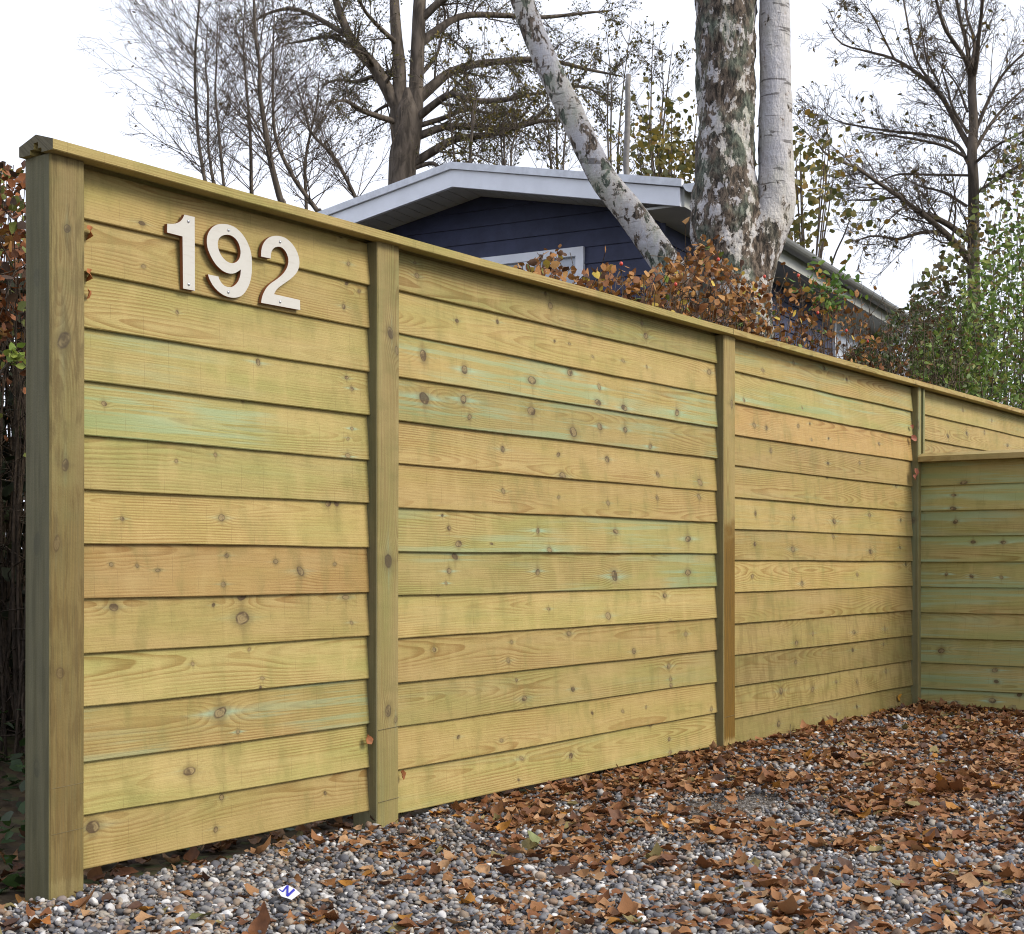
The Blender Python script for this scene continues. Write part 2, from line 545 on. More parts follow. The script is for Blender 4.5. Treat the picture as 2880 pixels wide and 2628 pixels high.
M_LEAF = col_material('dry_leaf', 0.62, 0.3, 0.35, 55, 0.12)
M_GREEN = col_material('fresh_leaf', 0.5, 0.35, 0.3, 40, 0.3)
M_STONE = col_material('pebble', 0.62, 0.3, 0.28, 90)
M_TWIG = bark_material('twig_bark', (0.06, 0.047, 0.038), (0.125, 0.10, 0.08))
M_BARK = bark_material('dark_bark', (0.05, 0.041, 0.034), (0.14, 0.115, 0.095), 9, 2.5)
M_HEDGE = bark_material('hedge_twig', (0.028, 0.022, 0.017), (0.075, 0.055, 0.04), 60, 20)
M_STEM = bark_material('shrub_stem', (0.06, 0.045, 0.032), (0.15, 0.115, 0.085), 60, 20)

# ------------------------------------------------------------------ the ground
def ground_material(name, c1, c2, c3, scale, edge=0.35):
    b = NB(name)
    vo = b.n('ShaderNodeTexVoronoi')
    b.put(vo.inputs['Vector'], b.coords())
    vo.inputs['Scale'].default_value = scale
    sp = b.n('ShaderNodeSeparateColor')
    b.put(sp.inputs[0], vo.outputs['Color'])
    base = b.mix(b.step(sp.outputs[0], 0.2, 0.8), c1, c2)
    base = b.mix(b.step(sp.outputs[1], 0.7, 0.9), base, c3)
    base = b.mix(b.step(vo.outputs['Distance'], 0.35, 0.75, 0.0, edge), base, (0.03, 0.026, 0.022))
    ns = b.noise(b.coords(), 1.3, 4, 0.6)
    base = b.mix(b.step(ns, 0.35, 0.7, 0.0, 0.5), base, (0.11, 0.085, 0.06))
    b.bump(vo.outputs['Distance'], 0.8, -0.012)
    return b.done(base, 0.9, 0.1)


M_SOIL = ground_material('garden_soil', (0.045, 0.032, 0.02), (0.09, 0.065, 0.035), (0.07, 0.08, 0.03), 22)
M_GRAV = ground_material('gravel_bed', (0.12, 0.115, 0.115), (0.23, 0.21, 0.20), (0.38, 0.37, 0.37), 62, 0.7)
M_MEADOW = ground_material('meadow', (0.05, 0.075, 0.025), (0.09, 0.11, 0.035), (0.13, 0.10, 0.05), 8)

me = pyd('ground', [(-400, -400, -0.03), (400, -400, -0.03), (400, 400, -0.03), (-400, 400, -0.03)], [(0, 1, 2, 3)])
tag(link('ground', me, M_MEADOW), kind='structure')
n = 60
xs = np.linspace(-9, 8.2, n); ys = np.linspace(-10, 0.16, n)
V = []
for y in ys:
    for x in xs:
        z = -0.006 + 0.006 * mnoise.noise(Vector((x * 1.7, y * 1.7, 0)))
        if y > 0.02: z -= 0.02
        V.append((x, y, z))
F = [[j * n + i, j * n + i + 1, (j + 1) * n + i + 1, (j + 1) * n + i] for j in range(n - 1) for i in range(n - 1)]
tag(link('gravel_driveway', pyd('gravel_driveway', V, F), M_GRAV, smooth=True), kind='structure')


def garden_z(x, y):
    t = min(1, max(0, (y - 0.25) / 2.2))
    return -0.02 + 0.45 * t * t * (3 - 2 * t)


xs = np.linspace(-14, 26, 81); ys = np.concatenate([np.linspace(0.05, 4, 26), np.linspace(4.6, 36, 24)])
V = [(x, y, garden_z(x, y) + 0.03 * mnoise.noise(Vector((x, y, 3)))) for y in ys for x in xs]
n = len(xs)
F = [[j * n + i, j * n + i + 1, (j + 1) * n + i + 1, (j + 1) * n + i] for j in range(len(ys) - 1) for i in range(n - 1)]
tag(link('garden', pyd('garden', V, F), M_SOIL, smooth=True), kind='structure')

# ------------------------------------------------------------------ the fences
KNOTS = {0: [(0.207,0.12,0.004),(0.204,0.02,0.006),(0.964,0.119,0.0058),(0.989,0.045,0.0052)], 1: [(0.21,0.042,0.004),(0.987,0.113,0.0047),(0.968,0.045,0.0058),(1.042,0.099,0.0047)], 2: [(0.325,0.073,0.004)], 3: [(0.621,0.131,0.004),(0.621,0.105,0.0071),(0.985,0.099,0.0047),(1.005,0.07,0.0047)], 4: [(0.566,0.127,0.0043),(0.09,0.078,0.0049),(1.009,0.083,0.004),(0.989,0.053,0.0041),(0.983,0.005,0.0058)], 5: [(0.323,0.081,0.004),(0.462,0.104,0.004)], 6: [(0.144,0.06,0.004),(0.482,0.07,0.0068),(0.909,0.118,0.007),(0.944,0.12,0.0071)], 7: [(0.111,0.079,0.004),(0.193,0.076,0.004),(0.26,0.065,0.0046),(0.365,0.075,0.004),(0.503,0.101,0.0045),(0.484,0.029,0.0052),(0.688,0.086,0.005),(0.785,0.06,0.0107),(0.932,0.079,0.0044),(0.935,0.052,0.004)], 8: [(0.121,0.103,0.0075),(0.455,0.101,0.004),(0.561,0.121,0.0098),(0.558,0.065,0.0139),(0.982,0.111,0.008),(1.001,0.04,0.0045)], 9: [(0.588,0.105,0.004),(0.38,0.079,0.004),(0.631,0.029,0.0042),(0.621,0.005,0.004)], 10: [(0.478,0.078,0.0138),(0.537,0.025,0.0041)], 11: [(0.491,0.133,0.0127),(0.367,0.065,0.0112)], 12: [(0.056,0.093,0.0116),(0.457,0.032,0.0063),(0.485,0.109,0.0058),(0.89,0.071,0.0044)], 100: [(0.128,0.091,0.004),(0.133,0.054,0.0063),(0.86,0.102,0.0053),(0.885,0.065,0.0084),(1.531,0.085,0.0059),(1.551,0.041,0.0092)], 101: [(0.34,0.073,0.0055),(0.567,0.099,0.0062),(0.911,0.076,0.0042),(1.008,0.078,0.0043),(1.162,0.05,0.0044),(1.381,0.059,0.0064),(1.56,0.055,0.0053),(2.086,0.088,0.0099)], 102: [(0.164,0.076,0.0138),(0.394,0.109,0.0077),(0.377,0.054,0.011),(0.767,0.057,0.0129),(1.016,0.107,0.0097),(1.211,0.076,0.0088),(1.194,0.02,0.0112),(1.394,0.069,0.0077),(1.381,0.016,0.0116),(1.796,0.031,0.0109)], 103: [(0.168,0.076,0.0149),(0.376,0.09,0.011),(0.401,0.037,0.0077),(0.767,0.084,0.0129),(1.027,0.032,0.0134),(1.214,0.063,0.01),(1.397,0.065,0.0084),(1.792,0.103,0.0068),(1.58,0.015,0.0086),(2.02,0.056,0.0063)], 104: [(0.594,0.075,0.008),(0.935,0.078,0.0072),(1.267,0.08,0.0088),(1.644,0.043,0.0093),(1.994,0.028,0.0126),(0.951,0.007,0.0108)], 105: [(0.596,0.068,0.0072),(0.934,0.06,0.005),(1.268,0.051,0.0066),(1.642,0.082,0.007),(1.994,0.098,0.0088)], 106: [(0.267,0.11,0.004),(0.297,0.072,0.0057),(0.342,0.025,0.0092),(0.524,0.027,0.0047),(0.805,0.072,0.0074),(0.868,0.009,0.0087),(1.328,0.077,0.0094),(1.895,0.056,0.013)], 107: [(0.333,0.115,0.0092),(0.297,0.071,0.0068),(0.277,0.034,0.004),(0.803,0.065,0.0086),(1.318,0.049,0.016),(1.895,0.057,0.013)], 108: [(0.246,0.127,0.0068),(0.873,0.066,0.0056),(1.268,0.032,0.0106),(1.707,0.096,0.0085),(1.733,0.0,0.0064)], 109: [(0.649,0.093,0.0048),(0.222,0.088,0.0056),(0.622,0.035,0.0072),(1.008,0.107,0.0077),(1.453,0.028,0.0082),(1.877,0.074,0.0065),(1.877,0.074,0.0067)], 110: [(0.678,0.096,0.004),(0.717,0.034,0.0085),(1.026,0.044,0.007),(1.74,0.084,0.0085),(1.747,0.034,0.0064),(1.747,0.011,0.0064)], 111: [(0.433,0.136,0.0093),(0.346,0.067,0.0052),(0.581,0.035,0.0054),(1.162,0.076,0.0052),(1.379,0.065,0.0054),(1.556,0.067,0.0048),(2.092,0.019,0.0074),(2.092,0.019,0.0077)], 112: [(1.6,0.126,0.0063),(0.709,0.093,0.0073),(1.017,0.071,0.0077),(0.681,0.027,0.004),(1.74,0.061,0.0064),(1.74,0.01,0.0071)], 200: [(0.296,0.128,0.007),(0.337,0.03,0.0079),(0.678,0.096,0.0064),(1.029,0.108,0.0086),(1.302,0.081,0.0069)], 201: [(0.146,0.019,0.006),(0.76,0.036,0.0046)], 202: [(0.254,0.052,0.0087),(0.375,0.049,0.0079),(0.723,0.081,0.0074),(0.859,0.101,0.0056),(1.068,0.047,0.0057),(0.863,0.029,0.0047),(1.726,0.062,0.0072)], 203: [(0.43,0.082,0.008),(1.063,0.062,0.0067),(1.464,0.085,0.006)], 204: [(1.063,0.128,0.0076),(1.979,0.124,0.0084)], 205: [(0.269,0.069,0.0078),(1.138,0.054,0.0116),(1.598,0.094,0.0091),(0.664,0.057,0.0091),(2.036,0.079,0.0074)], 206: [(0.263,0.068,0.007),(1.134,0.113,0.0096),(0.657,0.049,0.0109),(1.598,0.045,0.0122),(2.022,0.069,0.0064)], 207: [(0.238,0.063,0.0078),(0.754,0.027,0.0092),(1.432,0.063,0.008),(2.122,0.112,0.0075)], 209: [(0.884,0.058,0.0078),(1.382,0.047,0.0101),(1.8,0.048,0.0086),(0.692,0.024,0.0093)], 210: [(0.692,0.068,0.0076),(1.377,0.09,0.0083),(1.795,0.099,0.0067)], 211: [(0.536,0.079,0.0117),(0.884,0.064,0.0104),(1.169,0.081,0.0072),(1.428,0.064,0.0092),(1.826,0.093,0.0087)], 212: [(0.508,0.067,0.0116),(1.428,0.073,0.0083),(1.173,0.058,0.0063)], 300: [(0.745,0.074,0.0082),(1.286,0.056,0.0086)], 301: [(0.467,0.041,0.0103),(0.815,0.077,0.0106),(1.153,0.107,0.0109),(1.601,0.059,0.0113)], 400: [(0.241,0.009,0.0149)], 401: [(0.183,0.079,0.0096),(0.182,0.01,0.0128)], 402: [(0.193,0.073,0.0117)], 403: [(0.29,0.1,0.0106),(0.453,0.098,0.0104)], 404: [(0.142,0.066,0.0085),(0.282,0.056,0.0106),(0.445,0.052,0.0084)], 407: [(0.113,0.065,0.0139)], 408: [(0.408,0.108,0.0117),(0.418,0.052,0.0097)], 409: [(0.194,0.063,0.0119),(0.54,0.122,0.0116),(0.396,0.085,0.0136)], }
PANELS = [  # left x, right x, lowest edge of the top board, exposure, (hue, green, dirt) for each board from the top
    (0.10, 1.18, 1.664, 0.1339, [(.45, .04, 0), (.5, .04, 0), (.30, .03, 0), (.22, .55, 0), (.16, .8, 0), (.2, .05, 0), (.5, .03, 0), (.95, .02, 0), (.5, 0, 0), (.22, 0, 0), (.6, .55, 0), (.22, 0, 0), (.5, .02, 0)]),
    (1.28, 3.425, 1.670, 0.1367, [(.3, .10, 0), (.48, .05, 0), (.62, .65, 0), (.6, .75, 0), (.6, .05, 0), (.66, .03, 0), (.2, .5, 0), (.22, .6, 0), (.4, .05, 0), (.6, .03, .05), (.35, .1, 0), (.5, 0, .06), (.3, .12, .05)]),
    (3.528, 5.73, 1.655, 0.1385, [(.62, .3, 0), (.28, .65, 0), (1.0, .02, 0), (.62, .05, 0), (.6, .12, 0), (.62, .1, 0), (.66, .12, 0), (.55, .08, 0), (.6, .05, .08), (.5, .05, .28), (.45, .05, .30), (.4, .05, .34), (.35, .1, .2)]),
    (5.835, 8.04, 1.655, 0.1385, [(.4, .12, 0), (.55, .05, 0), (.6, .05, 0)] + [(.5, .05, 0)] * 10),
]
YB = 0.031
CAPZ = 1.7918


def board_mesh(length, height, g, thick=0.012, lean=0.0135):
    """lapped board: the lower edge stands proud, the upper edge runs back under the next board"""
    ns = max(6, int(length / 0.12))
    sec = [(0.0018, 0.0), (0.0, 0.0022), (lean * 0.5, height * 0.5), (lean, height), (lean + 0.007, height), (thick, 0.0)]
    p1, p2, p3 = g.uniform(0, 6.28, 3)
    V = []
    xs = np.linspace(0, length, ns + 1)
    for x in xs:
        dz = 0.0011 * math.sin(x * 2.3 + p1) + 0.0007 * math.sin(x * 6.1 + p2) + 0.0004 * g.normal()
        dy = 0.0013 * math.sin(x * 3.1 + p3)
        for k, (y, z) in enumerate(sec):
            w = 1.0 if z < 0.01 else 0.3
            V.append((x, y + dy * w, z + dz * (1 if z < 0.01 else 0.0)))
    m = len(sec)
    F = []
    for i in range(ns):
        for k in range(m):
            a, b2 = i * m + k, i * m + (k + 1) % m
            F.append([a, b2, b2 + m, a + m])
    F += [list(range(m))[::-1], [ns * m + k for k in range(m)]]
    return pyd('board', V, [f[::-1] for f in F])


def post_mesh(wx, wy, z0, z1, g, groove=None):
    c = 0.004
    sec = [(c, 0), (wx - c, 0), (wx, c), (wx, wy - c), (wx - c, wy), (c, wy), (0, wy - c), (0, c)]
    if groove:
        a, bb, dpt = groove
        sec = [(c, 0), (a, 0), (a, dpt), (bb, dpt), (bb, 0), (wx - c, 0), (wx, c), (wx, wy - c), (wx - c, wy), (c, wy), (0, wy - c), (0, c)]
    nz = 14
    V = []
    p1, p2 = g.uniform(0, 6.28, 2)
    for z in np.linspace(z0, z1, nz + 1):
        ox = 0.0015 * math.sin(z * 1.9 + p1); oy = 0.0012 * math.sin(z * 1.5 + p2)
        if z == z1: ox = oy = 0
        for x, y in sec: V.append((x + ox, y + oy, z))
    m = len(sec)
    F = []
    for i in range(nz):
        for k in range(m):
            a, b2 = i * m + k, i * m + (k + 1) % m
            F.append([a, b2, b2 + m, a + m])
    F += [list(range(m))[::-1], [nz * m + k for k in range(m)]]
    return pyd('post', V, F)


def cap_mesh(length, y0, y1, h, rise, g):
    """roofed cap rail with a slot milled into its underside"""
    ym = (y0 + y1) / 2
    sec = [(y0 + .002, 0), (ym - .022, 0), (ym - .022, .011), (ym - .008, .011), (ym - .008, .026), (ym + .008, .026), (ym + .008, .011), (ym + .022, .011), (ym + .022, 0),
           (y1 - .002, 0), (y1, .002), (y1, h), (ym, h + rise), (y0, h), (y0, .002)]
    ns = max(4, int(length / 0.25))
    V = []
    for x in np.linspace(0, length, ns + 1):
        dz = 0.0008 * math.sin(x * 2.2 + 1)
        for y, z in sec: V.append((x, y, z + dz))
    m = len(sec)
    F = []
    for i in range(ns):
        for k in range(m):
            a, b2 = i * m + k, i * m + (k + 1) % m
            F.append([a, b2, b2 + m, a + m])
    F += [list(range(m))[::-1], [ns * m + k for k in range(m)]]
    return pyd('cap_rail', V, F)


fg = np.random.default_rng(21)
fence = empty('board_fence', (0, 0, 0), 0, 'tall long wooden board fence of lapped boards with house number on it', 'fence')
POSTS = [(0.0, 0.101, 0.099, None, dict(hue=.5, green=.05, dirt=.65, grey=.2, val=.74, grey_shade_side=.6, stain=1.15, stainamt=.45, knots=[(.32, -.05, .012), (.55, .03, .01), (.86, .02, .012), (1.05, .045, .009), (1.35, .04, .016), (1.5, -.05, .012), (1.62, .05, .008), (.86, -.05, .016)])),
         (1.18, 0.103, 0.1, None, dict(hue=.3, green=.10, dirt=.10, grey=.15, val=.84, grey_shade_side=.55, knots=[(1.52, .06, .012), (1.47, .09, .008), (.82, .05, .014), (.36, .05, .011), (.33, .085, .006)])),
         (3.425, 0.105, 0.1, None, dict(hue=.5, green=.03, dirt=.05, grey=.05, val=.9, grey_shade_side=.6, stain=1.1, stainamt=1.0, knots=[(1.5, .07, .01), (.95, .06, .009), (.25, .07, .01), (.65, .03, .008)])),
         (5.73, 0.105, 0.1, (0.042, 0.078, 0.035), dict(hue=.3, green=.5, dirt=.1, grey=.15, val=.85, grey_shade_side=.35, knots=[(1.58, .0, .012), (1.05, -.03, .01)])),
         (8.04, 0.105, 0.1, None, dict(hue=.3, green=.1))]
M_STAIN = {}
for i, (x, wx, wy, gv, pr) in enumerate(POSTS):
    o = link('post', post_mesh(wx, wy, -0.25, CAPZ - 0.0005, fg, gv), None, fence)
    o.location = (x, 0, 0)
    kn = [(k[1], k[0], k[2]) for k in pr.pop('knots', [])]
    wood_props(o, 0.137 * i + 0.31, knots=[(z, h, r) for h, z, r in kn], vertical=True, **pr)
for pi, (xa, xb, zt, ex, cols) in enumerate(PANELS):
    for bi, (hue, gr, di) in enumerate(cols):
        z = zt - ex * bi
        ht = ex + 0.016 if bi else CAPZ - z - 0.0015
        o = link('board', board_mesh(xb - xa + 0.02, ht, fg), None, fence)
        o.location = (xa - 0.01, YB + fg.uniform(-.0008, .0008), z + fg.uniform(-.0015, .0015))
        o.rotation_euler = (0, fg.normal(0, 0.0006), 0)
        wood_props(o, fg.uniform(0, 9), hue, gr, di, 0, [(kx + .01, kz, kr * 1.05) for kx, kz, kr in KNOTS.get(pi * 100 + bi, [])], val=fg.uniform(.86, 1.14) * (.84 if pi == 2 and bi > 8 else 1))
for x0, x1, hu in ((-0.0135, 3.4525, .28), (3.4555, 8.16, .5)):
    o = link('cap_rail', cap_mesh(x1 - x0, -0.03, 0.101, 0.0255, 0.02, fg), None, fence)
    o.location = (x0, 0, CAPZ)
    kn = [] if x0 < 0 else [(k, 0.02, .007) for k in (0.42, 0.80, 1.35, 2.15, 2.42, 2.95, 3.3)]
    wood_props(o, fg.uniform(0, 9), hu, 0.0, 0, 0, kn)

low = empty('board_fence', (5.769, 0, 0), R(-90), 'lower board fence in shade meeting the tall fence in the right corner', 'fence')
LOWC = [(.55, .15), (.45, .25), (.4, .3), (.2, .95), (.2, .9), (.45, .3), (.4, .25), (.5, .2), (.45, .3), (.3, .8), (.4, .3)]
for bi, (hue, gr) in enumerate(LOWC):
    z = 1.2428 - 0.1411 * bi
    ht = 0.157 if bi else 1.3705 - z
    m_ = board_mesh(2.34, ht, fg)
    o = link('board', m_, None, low)
    o.location = (-0.03, 0.0, z)
    wood_props(o, fg.uniform(0, 9), hue * .4, gr * .9 + .55, 0, 0.03, [(kx + .03, kz, kr * .8) for kx, kz, kr in KNOTS.get(400 + bi, [])], val=fg.uniform(1.08, 1.25))
o = link('cap_rail', cap_mesh(2.42, -0.06, 0.07, 0.0305, 0.02, fg), None, low)
o.location = (0.004, 0, 1.372)
wood_props(o, 3.3, .6, 0.02, 0, 0.12)
o = link('post', post_mesh(0.1, 0.1, -0.25, 1.3715, fg), None, low)
o.location = (2.3, -0.04, 0)
wood_props(o, 5.2, .3, .2, .1, .1, vertical=True)

# pencil-thin strap lines round the posts near the ground
M_LINE = plain('strap_mark', (0.15, 0.125, 0.07), 0.8, 0.2)
for i, zs in ((0, (0.275, 0.165)), (1, (0.305, 0.085)), (2, (0.15,))):
    x, wx = POSTS[i][0], POSTS[i][1]
    for z in zs:
        zz = z
        V, F = prism([(x + .004, zz), (x + wx - .004, zz + .004), (x + wx - .004, zz + .0047), (x + .004, zz + .0007)], -0.0022, 0.001, 'y')
        solid('groove_line', V, F, M_LINE, fence)

# ------------------------------------------------------------------ the house number
DIGITS = {'1': ([(0.4332,1.7304),(0.4684,1.7307),(0.4694,1.5356),(0.4286,1.5354),(0.4268,1.6718),(0.3744,1.6728),(0.3751,1.6955),(0.3955,1.6989),(0.4092,1.7038),(0.4205,1.7114),(0.4281,1.7206)],[],[(0.4464,1.715),(0.4479,1.5493)]),'9': ([(0.5151,1.5863),(0.5527,1.5863),(0.5553,1.5801),(0.562,1.5721),(0.5741,1.565),(0.5876,1.5636),(0.6011,1.5657),(0.6147,1.5743),(0.6257,1.5871),(0.6326,1.6034),(0.6345,1.619),(0.6243,1.6122),(0.612,1.6052),(0.5957,1.6012),(0.5795,1.6016),(0.5634,1.606),(0.5474,1.6148),(0.5328,1.6273),(0.5209,1.6431),(0.5136,1.6577),(0.511,1.6731),(0.5131,1.6893),(0.5196,1.7024),(0.5315,1.7156),(0.5474,1.7255),(0.566,1.731),(0.5862,1.7332),(0.6065,1.7316),(0.6257,1.725),(0.6422,1.7148),(0.6561,1.701),(0.6658,1.6864),(0.6728,1.6692),(0.6756,1.6492),(0.6756,1.6267),(0.6733,1.6058),(0.6672,1.5854),(0.6561,1.5664),(0.6422,1.551),(0.6257,1.5419),(0.6052,1.5369),(0.5835,1.5369),(0.566,1.5407),(0.55,1.5473),(0.5354,1.5571),(0.5249,1.5684),(0.5183,1.5782)],[(0.5835,1.7051),(0.5997,1.7051),(0.6147,1.6997),(0.6257,1.6895),(0.6317,1.6764),(0.6334,1.6624),(0.6284,1.6474),(0.6175,1.6364),(0.6025,1.6305),(0.5862,1.6312),(0.5714,1.6378),(0.5593,1.6487),(0.5519,1.6624),(0.55,1.6761),(0.554,1.6888),(0.566,1.699)],[(0.5889,1.7182),(0.5881,1.5496)]),'2': ([(0.7108,1.6675),(0.7117,1.6841),(0.7165,1.6994),(0.7265,1.7136),(0.7408,1.7255),(0.7581,1.7328),(0.7785,1.7369),(0.8019,1.7365),(0.8226,1.7297),(0.8405,1.7181),(0.854,1.7024),(0.8615,1.6846),(0.8615,1.6676),(0.8555,1.6517),(0.8435,1.6371),(0.8256,1.6226),(0.8049,1.6089),(0.7843,1.5952),(0.7697,1.5836),(0.761,1.5698),(0.8645,1.5686),(0.8654,1.54),(0.7108,1.5386),(0.7145,1.5546),(0.7208,1.5679),(0.7322,1.5841),(0.7495,1.5992),(0.7726,1.6143),(0.7931,1.6301),(0.8078,1.6461),(0.8161,1.6622),(0.8176,1.6772),(0.8122,1.691),(0.8019,1.7018),(0.7887,1.7069),(0.7741,1.7058),(0.761,1.7),(0.7524,1.6901),(0.7489,1.6802),(0.748,1.668)],[],[(0.7843,1.721),(0.7843,1.5517)]),}
bdg = NB('birch_plywood')
v_ = bdg.scalev(bdg.coords(), (18, 18, 140))
g1 = bdg.noise(v_, 1, 3, 0.6, 0.4)
bc = bdg.mix(bdg.step(g1, 0.52, 0.72, 0, 0.35), (0.45, 0.44, 0.415), (0.37, 0.345, 0.31))
M_PLY = bdg.done(bc, 0.5, 0.4)
M_PLYE = plain('plywood_edge', (0.20, 0.075, 0.03), 0.7, 0.2)
M_STEEL = plain('screw_steel', (0.55, 0.56, 0.60), 0.28, 0.5, 0.1, 30, 1.0)
NUMW = {'1': 'digit one of the pale plywood house number, screwed to the fence', '9': 'digit nine of the pale plywood house number, in the middle', '2': 'digit two of the pale plywood house number, lowest right-hand figure'}


def arc_round(pts):
    """Catmull-Rom densify where the outline bends gently, corners stay"""
    n = len(pts); out = []
    P = [np.array(p) for p in pts]
    def corner(i):
        a = P[i] - P[i - 1]; c = P[(i + 1) % n] - P[i]
        ca = a @ c / (np.linalg.norm(a) * np.linalg.norm(c))
        return ca < 0.72
    for i in range(n):
        p0, p1, p2, p3 = P[i - 1], P[i], P[(i + 1) % n], P[(i + 2) % n]
        if corner(i): p0 = p1
        if corner((i + 1) % n): p3 = p2
        out.append(p1)
        if np.linalg.norm(p2 - p1) < 0.03:
            t = 0.5
            out.append(0.5 * ((2 * p1) + (-p0 + p2) * t + (2 * p0 - 5 * p1 + 4 * p2 - p3) * t * t + (-p0 + 3 * p1 - 3 * p2 + p3) * t ** 3))
    return out


for ch, (outer, hole, screws) in DIGITS.items():
    x0 = min(p[0] for p in outer); z0 = min(p[1] for p in outer)
    root = empty('house_number_digit', (x0, 0.030, z0), 0, NUMW[ch], 'house number')
    bm = bmesh.new()
    edges = []
    loops = []
    for poly in (outer, hole):
        if not poly: continue
        pts = arc_round(poly)
        vs = [bm.verts.new((p[0] - x0, -0.012, p[1] - z0)) for p in pts]
        loops.append(vs)
        edges += [bm.edges.new((vs[i], vs[(i + 1) % len(vs)])) for i in range(len(vs))]
    res = bmesh.ops.triangle_fill(bm, use_beauty=True, use_dissolve=False, edges=edges, normal=(0, -1, 0))
    faces = [f for f in res['geom'] if isinstance(f, bmesh.types.BMFace)]
    bmesh.ops.recalc_face_normals(bm, faces=faces)
    for vs in loops:
        bk = [bm.verts.new((v.co.x, -0.0005, v.co.z)) for v in vs]
        for i in range(len(vs)):
            j = (i + 1) % len(vs)
            f = bm.faces.new((vs[i], vs[j], bk[j], bk[i]))
            f.material_index = 1
    bmesh.ops.recalc_face_normals(bm, faces=bm.faces)
    me = bpy.data.meshes.new('plate')
    bm.to_mesh(me); bm.free()
    me.materials.append(M_PLY); me.materials.append(M_PLYE)
    link('plate', me, None, root)
    for sx, sz in screws:
        bm = bmesh.new()
        bmesh.ops.create_uvsphere(bm, u_segments=12, v_segments=6, radius=0.0042)
        for v in bm.verts: v.co = Vector((v.co.x, v.co.y * 0.6, v.co.z))
        ms = bpy.data.meshes.new('screw')
        bm.to_mesh(ms); bm.free()
        o = link('screw', ms, M_STEEL, root, True)
        o.location = (sx - x0, -0.0128, sz - z0)

# ------------------------------------------------------------------ the house
HZ = 9.5
PH = R(28.5)
EU = RGT * math.sin(PH) + FWD * math.cos(PH)      # along the eave, away from the camera
GV = -RGT * math.cos(PH) + FWD * math.sin(PH)     # along the gable, to the left
P0 = at(1920, 504.7, HZ)
HROT = THETA - PH
house = empty('house', (P0[0], P0[1], 0), HROT, 'dark blue timber house with white gable boards and low pitched roof', 'house')
M_BLUE = plain('dark_blue_paint', (0.036, 0.043, 0.092), 0.55, 0.35, 0.18, 7, 0, 0.25)
M_WHITE = plain('white_paint', (0.78, 0.81, 0.89), 0.45, 0.4, 0.05, 5)
M_SOFF = plain('grey_soffit_paint', (0.42, 0.43, 0.42), 0.6, 0.3, 0.08, 5)
M_ZINC = plain('roof_edge_metal', (0.62, 0.65, 0.72), 0.35, 0.5, 0.12, 14)
M_FELT = plain('roofing_felt', (0.10, 0.10, 0.11), 0.85, 0.2, 0.3, 30)
M_GUT = plain('gutter_grey', (0.16, 0.165, 0.165), 0.4, 0.45, 0.1, 12)
bgl = NB('window_glass')
M_GLASS = bgl.done((0.42, 0.46, 0.54), 0.12, 0.7)
EZ = P0[2]                       # eave top
RV, RZ = 1.75, EZ + 0.34         # ridge
SL = (RZ - EZ) / RV
HLEN = 6.7
WU, WV = 0.42, 0.31              # gable wall plane, eave wall plane
ROOFV = 2 * RV


def roofz(v):
    return EZ + SL * (v if v < RV else ROOFV - v)


def hb(name, lo, hi, mat, parent=house, bevel=0.0):
    return box(name, lo, hi, mat, parent, bevel)


# roof slabs (u, v, z)
for s in (0, 1):
    va, vb = (0, RV) if s == 0 else (RV, ROOFV)
    sec = [(va, roofz(va) - 0.015), (vb, roofz(vb) - 0.015), (vb, roofz(vb) - 0.05), (va, roofz(va) - 0.05)]
    V, F = prism(sec, 0.02, HLEN, 'x')
    solid('roof', V, F, M_FELT, house)
    # white barge board and the metal edge on top of it
    sec = [(va + (0.02 if s == 0 else 0), roofz(va) - 0.051), (vb - (0.02 if s else 0), roofz(vb) - 0.051), (vb - (0.02 if s else 0), roofz(vb) - 0.172), (va + (0.02 if s == 0 else 0), roofz(va) - 0.172)]
    V, F = prism(sec, 0.0, 0.03, 'x')
    solid('barge_board', V, F, M_WHITE, house)
    sec = [(va, roofz(va)), (vb, roofz(vb)), (vb, roofz(vb) - 0.0495), (va, roofz(va) - 0.0495)]
    V, F = prism(sec, -0.022, 0.018, 'x')
    solid('roof_edge', V, F, M_ZINC, house)
    # soffit boards under the gable overhang
    nb = 19
    for k in range(nb):
        a = va + (vb - va) * k / nb + 0.003; c = va + (vb - va) * (k + 1) / nb - 0.003
        if s == 0 and a < 0.04: a = 0.04
        sec = [(a, roofz(a) - 0.15), (c, roofz(c) - 0.15), (c, roofz(c) - 0.137), (a, roofz(a) - 0.137)]
        V, F = prism(sec, 0.031, WU, 'x')
        solid('soffit_board', V, F, M_SOFF, house)
